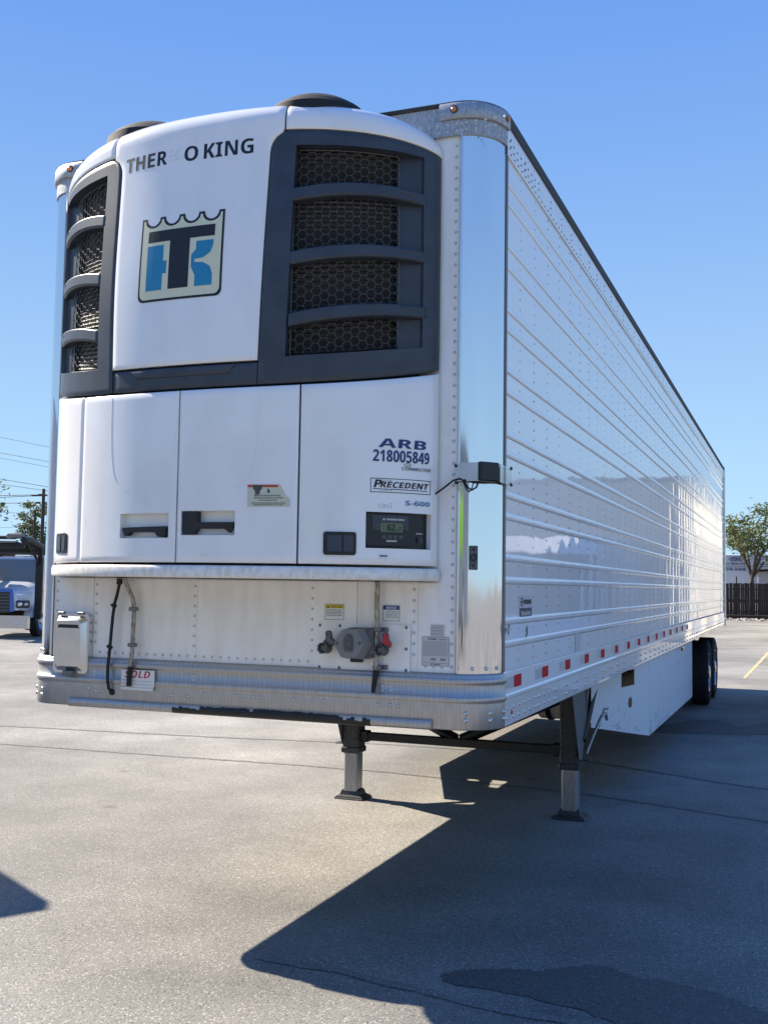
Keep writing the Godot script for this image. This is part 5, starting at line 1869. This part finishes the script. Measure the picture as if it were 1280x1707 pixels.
func fence_line():
	var F := thing("fence", "dark brown upright slat fence beyond the trailer's rear corner", "fence", Vector3(0, 0, -66))
	var slat := MB.new()
	slat.box(Vector3(0, 1.22, 0), Vector3(0.109, 2.10, 0.02), 0.007)
	var sm := slat.done()
	var r := RandomNumberGenerator.new(); r.seed = 44
	var x := -7.0
	while x < 12.0:
		var o := put("slat", sm, M.brown_fence, F)
		o.position = Vector3(x, (r.randf() - 0.5) * 0.05, (r.randf() - 0.5) * 0.012)
		o.rotation.z = (r.randf() - 0.5) * 0.02
		x += 0.112
	for y in [0.5, 1.9]:
		var b := MB.new(); b.box(Vector3(2.5, y, -0.05), Vector3(19.2, 0.07, 0.05), 0.004)
		put_mb("rail", b, M.brown_fence, F)
	for k in 8:
		var b := MB.new(); b.box(Vector3(-7 + k * 2.7, 1.2, -0.11), Vector3(0.08, 2.4, 0.07), 0.006)
		put_mb("post", b, M.timber_dark, F)
	var base := thing("timber_sleeper", "long dark weathered timber lying along the foot of the brown fence", "timber", Vector3(2.5, 0.0, -65.6))
	var tb := MB.new(); tb.box(Vector3(0, 0.15, 0), Vector3(19.0, 0.30, 0.28), 0.03, Basis(Vector3.BACK, 0.004))
	put_mb("beam", tb, M.timber_dark, base)
	# pale stones along the fence
	var st := MB.new()
	for k in 420:
		var p := Vector3(-7 + r.randf() * 19.0, 0.0, -64.9 + r.randf() * 1.1 - pow(r.randf(), 2.0) * -1.2)
		var s := 0.05 + r.randf() * 0.11
		st.box(p + Vector3(0, s * 0.3, 0), Vector3(s * (1 + r.randf()), s * 0.8, s * (1 + r.randf())), s * 0.25, Basis(Vector3(r.randf() - 0.5, 1, r.randf() - 0.5).normalized(), r.randf() * 6))
	var so := put_mb("loose_stones", st, M.stone, self)
	so.set_meta("label", "loose pale stones scattered along the foot of the brown fence"); so.set_meta("category", "stones"); stuff(so)

func far_right():
	# parked school trailer behind the fence
	var T := thing("parked_trailer", "white box trailer with blue driving school lettering behind the brown fence", "trailer", Vector3(0, 0, -72))
	var b := MB.new()
	b.box(Vector3(-1.5, 2.74, -1.3), Vector3(13.0, 3.06, 2.5), 0.03)
	put_mb("body", b, M.far_white, T)
	b = MB.new()
	b.box(Vector3(-1.5, 3.46, -0.04), Vector3(12.9, 0.03, 0.02), 0.004)
	put_mb("stripe", b, M.print_grey, T)
	for x in [-6.8, -5.6, 3.4]:
		b = MB.new(); b.lathe(Vector3(x, 0.5, -0.3), Vector3.BACK, [Vector2(-0.13, 0.3), Vector2(-0.13, 0.5), Vector2(0.13, 0.5), Vector2(0.13, 0.3), Vector2(0.05, 0.0)], 24)
		put_mb("wheel", b, M.tyre, T)
	b = MB.new(); b.box(Vector3(-1.5, 1.1, -1.3), Vector3(12.4, 0.22, 1.0)); put_mb("chassis", b, M.black_frame, T)
	var zt := -0.045
	for t in [["~URBANO~", -0.62, 0.42, 3.80, 4.13, true], ["DRIVING SCHOOL", -0.46, 0.62, 3.56, 3.73, true], ["626-755-7942 \u00b7 661-454-4583", -1.05, 0.56, 3.16, 3.38, true], ["AUTO", -1.0, -0.56, 3.56, 3.72, true], ["NG~", 1.13, 1.66, 3.82, 4.11, true], ["TO SCHOOL", 1.02, 1.68, 3.57, 3.72, true], ["~URBANO~", -5.6, -4.0, 3.80, 4.13, true]]:
		flat_text("lettering", t[0], font_bold, Transform3D(Basis.IDENTITY, Vector3(t[1], t[3], zt)), t[2] - t[1], t[4] - t[3], M.print_blue, T, 0.0, 0.01)
	# low shed
	var H := thing("shed", "low white shed with a dark overhanging roof behind the fence", "shed", Vector3(0, 0, -68.6))
	b = MB.new(); b.box(Vector3(4.6, 1.55, -0.9), Vector3(6.4, 3.1, 1.6), 0.02); put_mb("wall", b, M.far_white, H)
	b = MB.new(); b.box(Vector3(4.5, 3.30, -0.7), Vector3(7.0, 0.14, 2.4), 0.02, Basis(Vector3.BACK, 0.06)); put_mb("roof", b, M.timber_dark, H)
	make_tree("leafy green tree with a forked trunk behind the brown fence", Vector3(1.05, 0, -67.4), 7.1, 4.5, 3.6, 3600, 3, 0.1, 0.15)
	# debris on fence line
	var c := thing("wooden_post", "short weathered post standing up behind the fence beside the tree", "post", Vector3(0.2, 0, -66.5))
	b = MB.new(); b.box(Vector3(0, 1.35, 0), Vector3(0.07, 2.7, 0.07), 0.008); put_mb("shaft", b, M.timber_dark, c)

func far_left():
	var B := thing("low_building", "pale flat-roofed building far behind the car carrier", "building", Vector3(-62, 0, -64))
	var b := MB.new(); b.box(Vector3(0, 1.75, 0), Vector3(44, 3.5, 8), 0.03); put_mb("wall", b, M.warm_stucco, B)
	b = MB.new(); b.box(Vector3(0, 3.55, 0.1), Vector3(44.4, 0.16, 8.4), 0.03); put_mb("roof", b, M.far_grey, B)
	for k in 7:
		b = MB.new(); b.box(Vector3(-19 + k * 6.2, 1.5, 4.0), Vector3(3.0, 2.6, 0.06), 0.01); put_mb("roller_door", b, M.far_grey, B)
	var W := thing("boundary_wall", "dark brown boundary wall far behind the car carrier", "wall", Vector3(-40, 0, -57))
	var slat := MB.new(); slat.box(Vector3(0, 1.15, 0), Vector3(0.26, 2.3, 0.03), 0.005)
	var sm := slat.done()
	for k in 130:
		var o := put("slat", sm, M.brown_fence, W); o.position = Vector3(-24 + k * 0.28, 0, 0)
	make_tree("dark leafy tree whose branches hang into the left edge", Vector3(-44.0, 0, -45), 7.4, 6.0, 4.4, 6500, 11, 0.2, 0.17)
	make_tree("small olive tree standing between the two utility poles", Vector3(-50.6, 0, -62), 7.6, 2.6, 3.2, 3600, 12, 0.0, 0.15)
	# utility poles and wires
	for p in [[-49.45, -60.0, 7.1, 0.11, "slim wooden utility pole nearer the left edge"], [-48.4, -59.6, 8.6, 0.16, "thick wooden utility pole beside the trailer's left corner"], [-66.0, -58.0, 13.2, 0.16, "tall wooden utility pole beyond the left edge"], [-20.0, -62.0, 12.5, 0.16, "tall wooden utility pole hidden behind the trailer"]]:
		var P := thing("utility_pole", p[4], "utility pole", Vector3(p[0], 0, p[1]), 0.0, "utility poles")
		b = MB.new(); b.cyl(Vector3.ZERO, Vector3(0, p[2], 0), p[3], p[3] * 0.75, 10); put_mb("shaft", b, M.pole_wood, P)
		b = MB.new(); b.box(Vector3(0, p[2] - 0.5, 0.12), Vector3(0.12 if p[3] < 0.12 else 2.0, 0.12, 0.1), 0.01); put_mb("crossarm", b, M.pole_wood, P)
	var wires := [[12.7, 11.8, 0.013], [11.5, 10.7, 0.016], [11.1, 10.3, 0.013], [9.5, 8.8, 0.02], [9.1, 8.5, 0.018], [8.2, 8.2, 0.028], [8.05, 8.15, 0.022], [7.6, 7.62, 0.024], [6.95, 6.7, 0.014], [5.72, 5.9, 0.014]]
	var order := ["topmost", "second highest", "third highest", "fourth highest", "fifth highest", "sixth highest", "seventh highest", "third lowest", "second lowest", "lowest"]
	for w in wires:
		var slope: float = (w[1] - w[0]) / 4.5
		b = MB.new()
		var pts := []
		for k in 25:
			var x := lerpf(-66.0, -44.0, k / 24.0)
			var y: float = w[0] + slope * (x + 53.0)
			pts.append(Vector3(x, y, -60.0))
		b.tube(pts, w[2], 5)
		var o := put_mb("overhead_wire", b, M.wire_black, self)
		o.set_meta("label", "thin overhead wire at the left edge, %s of the ten" % order[wires.find(w)]); o.set_meta("category", "wire"); o.set_meta("group", "overhead wires")
	for p in [[-49.0, 8.2, "upper dark cable splice case beside the trailer's left corner"], [-49.2, 7.6, "lower dark cable splice case beside the trailer's left corner"], [-52.5, 7.6, "dark cable splice case above the leafy tree at the left edge"]]:
		var I := MB.new()
		I.lathe(Vector3(p[0] - 0.2, p[1], -60), Vector3.RIGHT, [Vector2(0, 0.02), Vector2(0.04, 0.08), Vector2(0.36, 0.08), Vector2(0.40, 0.02)], 10)
		var o := put_mb("splice_case", I, M.wire_black, self)
		o.set_meta("label", p[2]); o.set_meta("category", "splice case"); o.set_meta("group", "cable splice cases")

func car_carrier():
	var T := thing("car_carrier_truck", "blue and silver car carrier truck with a black overhead rack, left of the trailer", "truck", Vector3(-19.41, 0, -21.68), 0.349)
	var b: MB
	# front at z = 0, body runs to -z; half width 1.2
	b = MB.new()
	b.prism(PackedVector2Array([Vector2(-1.2, 0.30), Vector2(1.2, 0.30), Vector2(1.2, 0.70), Vector2(-1.2, 0.70)]), Transform3D(Basis.IDENTITY, Vector3(0, 0, -0.12)), 0.22)
	put_mb("bumper", b, M.bright_steel, T)
	for s in [-1.0, 1.0]:
		b = MB.new(); b.box(Vector3(s * 0.86, 0.47, 0.105), Vector3(0.22, 0.10, 0.02), 0.01); put_mb("fog_lamp", b, M.sticker_white, T)
	# hood, tapering forwards
	b = MB.new()
	var sec := []
	for e in [[0.0, 0.86, 0.86, 1.48], [-0.5, 0.95, 0.84, 1.58], [-1.2, 1.05, 0.84, 1.70], [-1.7, 1.10, 0.84, 1.78]]:
		var ring := []
		for k in 13:
			var a := PI * k / 12.0
			var cx: float = pow(absf(cos(a)), 0.45) * signf(cos(a)) * e[1]
			ring.append(Vector3(cx, e[2] + pow(sin(a), 0.55) * (e[3] - e[2]), e[0]))
		sec.append(ring)
	for i in sec.size() - 1:
		for k in 12:
			b.smooth(0); b.q(sec[i][k], sec[i + 1][k], sec[i + 1][k + 1], sec[i][k + 1])
	b.flat()
	for k in range(1, 12): b.away([sec[0][0], sec[0][k], sec[0][k + 1]], Vector3(0, 1, -2))
	put_mb("hood", b, M.truck_pale, T)
	b = MB.new()
	b.prism(PackedVector2Array([Vector2(-0.74, 0.82), Vector2(-0.62, 0.82), Vector2(-0.60, 1.42), Vector2(0.60, 1.42), Vector2(0.62, 0.82), Vector2(0.74, 0.82), Vector2(0.70, 1.52), Vector2(-0.70, 1.52)]), front_xf(-0.02), 0.08)
	put_mb("grille_surround", b, M.truck_blue, T)
	b = MB.new(); b.box(Vector3(0, 1.10, 0.0), Vector3(1.22, 0.64, 0.04)); put_mb("grille_back", b, M.grille_dark, T)
	for k in 6:
		b = MB.new(); b.box(Vector3(0, 0.86 + k * 0.10, 0.035), Vector3(1.2, 0.025, 0.03), 0.006); put_mb("grille_bar", b, M.grey_steel, T)
	for s in [-1.0, 1.0]:
		b = MB.new(); b.box(Vector3(s * 0.98, 1.05, -0.06), Vector3(0.42, 0.24, 0.16), 0.04, Basis(Vector3.UP, s * 0.35)); put_mb("headlight", b, M.window_glass, T)
		b = MB.new(); b.dome(Vector3(s * 0.92, 1.05, 0.03), Vector3(s * 0.3, 0, 1).normalized(), 0.09, 0.03, 12); b.dome(Vector3(s * 1.10, 1.05, -0.03), Vector3(s * 0.4, 0, 1).normalized(), 0.06, 0.03, 12)
		put_mb("lamp_reflector", b, M.bright_steel, T)
		# fender
		b = MB.new()
		var arc := []
		for k in 13:
			var a := PI * (0.08 + 0.84 * k / 12.0)
			arc.append(Vector2(-1.25 + cos(a) * 0.62, 0.48 + sin(a) * 0.58))
		for k in 12:
			b.smooth(0)
			var p: Vector2 = arc[k]; var q: Vector2 = arc[k + 1]
			b.away([Vector3(s * 0.80, p.y, p.x), Vector3(s * 1.20, p.y, p.x), Vector3(s * 1.20, q.y, q.x), Vector3(s * 0.80, q.y, q.x)], Vector3(s, 0.4, -1.25))
			b.away([Vector3(s * 1.20, p.y, p.x), Vector3(s * 1.20, q.y, q.x), Vector3(s * 1.20, q.y - 0.14, q.x), Vector3(s * 1.20, p.y - 0.14, p.x)], Vector3(0, 0.6, -1.25))
		put_mb("fender", b, M.truck_pale, T)
		var w := make_wheel(T, s * 1.05, -1.25, s)
	# cab
	b = MB.new()
	b.prism(PackedVector2Array([Vector2(1.65, 0.75), Vector2(1.65, 1.72), Vector2(2.15, 2.55), Vector2(3.6, 2.60), Vector2(3.6, 0.75)]), Transform3D(Basis(Vector3(0, 0, -1), Vector3.UP, Vector3.RIGHT), Vector3(-1.08, 0, 0)), 2.16)
	put_mb("cab", b, M.truck_pale, T)
	b = MB.new()
	b.away([Vector3(-0.96, 1.76, -1.645), Vector3(0.96, 1.76, -1.645), Vector3(0.90, 2.48, -2.08), Vector3(-0.90, 2.48, -2.08)], Vector3(0, 1.5, -3))
	put_mb("windscreen", b, M.windscreen_pale, T)
	for s in [-1.0, 1.0]:
		b = MB.new(); b.away([Vector3(s * 1.085, 1.75, -1.85), Vector3(s * 1.085, 1.75, -2.9), Vector3(s * 1.085, 2.45, -2.9), Vector3(s * 1.085, 2.45, -2.22)], Vector3(0, 2, -2.5)); put_mb("side_window", b, M.window_glass, T)
		b = MB.new(); b.box(Vector3(s * 1.38, 2.0, -1.55), Vector3(0.20, 0.62, 0.14), 0.04); put_mb("mirror", b, M.truck_blue, T)
		b = MB.new(); b.box(Vector3(s * 0.98, 0.95, -3.0), Vector3(0.42, 0.56, 1.1), 0.06); put_mb("side_tank", b, M.bright_steel, T)
		# rack columns and rams
		for zc in [-0.75, -3.9]:
			b = MB.new(); b.box(Vector3(s * 1.24, 1.72, zc), Vector3(0.13, 2.3, 0.14), 0.01); put_mb("rack_column", b, M.black_frame, T)
		b = MB.new(); b.cyl(Vector3(s * 1.27, 0.75, -1.0), Vector3(s * 1.27, 1.5, -1.0), 0.05, 0.05, 10); b.cyl(Vector3(s * 1.27, 1.5, -1.0), Vector3(s * 1.27, 2.6, -1.0), 0.035, 0.035, 10); put_mb("lift_ram", b, M.bolt_zinc, T)
		b = MB.new()
		b.tube([Vector3(s * 1.22, 3.00, 0.7), Vector3(s * 1.22, 3.02, 0.2), Vector3(s * 1.22, 2.78, -1.2), Vector3(s * 1.22, 2.74, -5.0)], 0.13, 4)
		put_mb("rack_beam", b, M.black_frame, T)
		b = MB.new(); b.box(Vector3(s * 0.72, 2.86, -0.4), Vector3(0.55, 0.06, 2.4), 0.01, Basis(Vector3.RIGHT, -0.08)); put_mb("wheel_ramp", b, M.grey_steel, T)
	for zc in [0.6, -0.2, -1.0, -2.2, -3.8]:
		b = MB.new(); b.box(Vector3(0, 2.84 if zc > -1.0 else 2.74, zc), Vector3(2.4, 0.14, 0.14), 0.01); put_mb("rack_crossbar", b, M.black_frame, T)
	for s in [-1.0, 1.0]:
		b = MB.new(); b.tube([Vector3(s * 1.24, 2.2, -0.75), Vector3(s * 1.22, 2.95, 0.25)], 0.05, 4); put_mb("rack_strut", b, M.black_frame, T)
		b = MB.new(); b.box(Vector3(s * 1.26, 1.55, -0.62), Vector3(0.22, 1.9, 0.10), 0.01); put_mb("rack_guide", b, M.black_frame, T)
		b = MB.new(); b.box(Vector3(s * 0.9, 3.14, 0.55), Vector3(0.5, 0.16, 0.24), 0.03); put_mb("wheel_stop", b, M.grey_steel, T)
	b = MB.new(); b.box(Vector3(0.35, 3.10, 0.3), Vector3(0.9, 0.10, 0.3), 0.02); put_mb("rack_lamp_bar", b, M.black_frame, T)
	b = MB.new(); b.box(Vector3(0, 0.72, -5.2), Vector3(0.9, 0.3, 7.4), 0.02); put_mb("frame", b, M.black_frame, T)
	for z in [-6.2, -7.5]:
		for s in [-1.0, 1.0]: make_wheel(T, s * 1.02, z, s)

# things beyond the frame that throw the shadow at the left and stand in the polished panels
func off_frame():
	var b: MB
	var T := thing("box_truck", "white box truck parked beyond the left edge, its corner throwing the small shadow", "truck", Vector3(-3.98, 0, -0.72), 0.0)
	T.rotation.y = -0.524
	# local: corner at the origin, body towards -x and +z
	b = MB.new(); b.box(Vector3(-1.2, 2.3, 2.9), Vector3(2.4, 2.4, 5.8), 0.12); put_mb("box_body", b, M.far_white, T)
	b = MB.new(); b.box(Vector3(-1.2, 1.45, 6.7), Vector3(2.1, 1.9, 1.7), 0.15); put_mb("cab", b, M.far_white, T)
	b = MB.new(); b.box(Vector3(-1.2, 0.85, 3.4), Vector3(0.9, 0.3, 6.6), 0.02); put_mb("frame", b, M.black_frame, T)
	b = MB.new(); b.box(Vector3(-1.2, 1.95, 7.56), Vector3(1.8, 0.7, 0.02), 0.0); put_mb("windscreen", b, M.window_glass, T)
	for z in [1.4, 6.6]:
		for x in [[-0.2, 1.0], [-2.2, -1.0]]: make_wheel(T, x[0], z, x[1])
	# neighbour in the shade of the trailer, seen only in its glossy side
	T = thing("panel_van", "grey panel van parked beyond the right edge, mirrored in the trailer's side", "van", Vector3(5.0, 0, -9.6))
	b = MB.new()
	b.prism(PackedVector2Array([Vector2(0, 0.45), Vector2(0, 1.1), Vector2(0.9, 1.35), Vector2(1.55, 2.35), Vector2(2.0, 2.6), Vector2(5.6, 2.65), Vector2(5.75, 0.45)]), Transform3D(Basis(Vector3(0, 0, -1), Vector3.UP, Vector3.RIGHT), Vector3(-0.95, 0, 0)), 1.95)
	put_mb("body", b, M.far_white, T)
	b = MB.new(); b.away([Vector3(-0.85, 1.42, -0.93), Vector3(0.9, 1.42, -0.93), Vector3(0.86, 2.32, -1.50), Vector3(-0.8, 2.32, -1.50)], Vector3(0, 1, -3)); put_mb("windscreen", b, M.window_glass, T)
	b = MB.new(); b.box(Vector3(-0.953, 1.85, -2.1), Vector3(0.01, 0.7, 0.9), 0.0); put_mb("side_window", b, M.window_glass, T)
	for z in [-1.0, -4.6]:
		for x in [[-0.80, -1.0], [0.82, 1.0]]: make_wheel(T, x[0], z, x[1]).scale = Vector3.ONE
	# warehouse to the right, its sunlit wall mirrored in the far half of the trailer
	T = thing("warehouse", "pale warehouse beyond the right edge, mirrored in the trailer's glossy side", "building", Vector3(4.95, 0, -33.3))
	b = MB.new(); b.box(Vector3(6.5, 2.8, -14.0), Vector3(13.0, 5.6, 28.0), 0.03); put_mb("wall", b, M.warm_stucco, T)
	b = MB.new(); b.box(Vector3(6.5, 5.68, -14.0), Vector3(13.2, 0.16, 28.2), 0.03); put_mb("parapet", b, M.far_grey, T)
	for k in 4:
		b = MB.new(); b.box(Vector3(-0.01, 2.0, -3.5 - k * 6.6), Vector3(0.08, 3.6, 3.2), 0.01); put_mb("roller_door", b, M.far_grey, T)
	for k in 3:
		b = MB.new(); b.box(Vector3(2.2 + k * 4.0, 1.8, 0.01), Vector3(2.6, 3.2, 0.08), 0.01); put_mb("roller_door", b, M.far_grey, T)
	# lime truck parked broadside behind the camera, mirrored in the polished corner
	T = thing("delivery_truck", "lime green delivery truck behind the camera, mirrored in the polished corner", "truck", Vector3(4.3, 0, 20.0))
	b = MB.new(); b.box(Vector3(2.6, 3.25, 1.2), Vector3(5.2, 1.3, 2.3), 0.08); put_mb("box_body", b, M.vest_green, T)
	b = MB.new(); b.box(Vector3(2.6, 1.84, 1.2), Vector3(5.16, 1.5, 2.26), 0.04); put_mb("lower_body", b, M.far_grey, T)
	b = MB.new(); b.box(Vector3(6.2, 1.55, 1.2), Vector3(1.8, 1.9, 2.1), 0.15); put_mb("cab", b, M.far_white, T)
	b = MB.new(); b.box(Vector3(6.3, 2.0, 0.14), Vector3(0.9, 0.6, 0.03), 0.0); put_mb("side_window", b, M.window_glass, T)
	b = MB.new(); b.box(Vector3(3.2, 0.85, 1.2), Vector3(6.8, 0.25, 0.9), 0.02); put_mb("frame", b, M.black_frame, T)
	for x in [1.2, 6.0]:
		for z in [[0.25, -1.0], [2.15, 1.0]]:
			b = MB.new(); b.lathe(Vector3(x, 0.5, z[0]), Vector3.BACK * z[1], [Vector2(-0.13, 0.3), Vector2(-0.13, 0.5), Vector2(0.13, 0.5), Vector2(0.13, 0.3), Vector2(0.05, 0.0)], 24)
			put_mb("wheel", b, M.tyre, T)
	# long building behind the camera
	T = thing("office_building", "long grey building behind the camera, mirrored in the cooling unit's doors", "building", Vector3(-6, 0, 34))
	b = MB.new(); b.box(Vector3(0, 3.6, 5), Vector3(60, 7.2, 10), 0.05); put_mb("wall", b, M.cool_stucco, T)
	b = MB.new(); b.box(Vector3(0, 7.3, 5), Vector3(60.4, 0.2, 10.4), 0.05); put_mb("parapet", b, M.far_grey, T)
	for k in 11:
		b = MB.new(); b.box(Vector3(-27 + k * 5.4, 2.0, -0.02), Vector3(3.2, 3.4, 0.08), 0.01); put_mb("roller_door", b, M.far_grey, T)
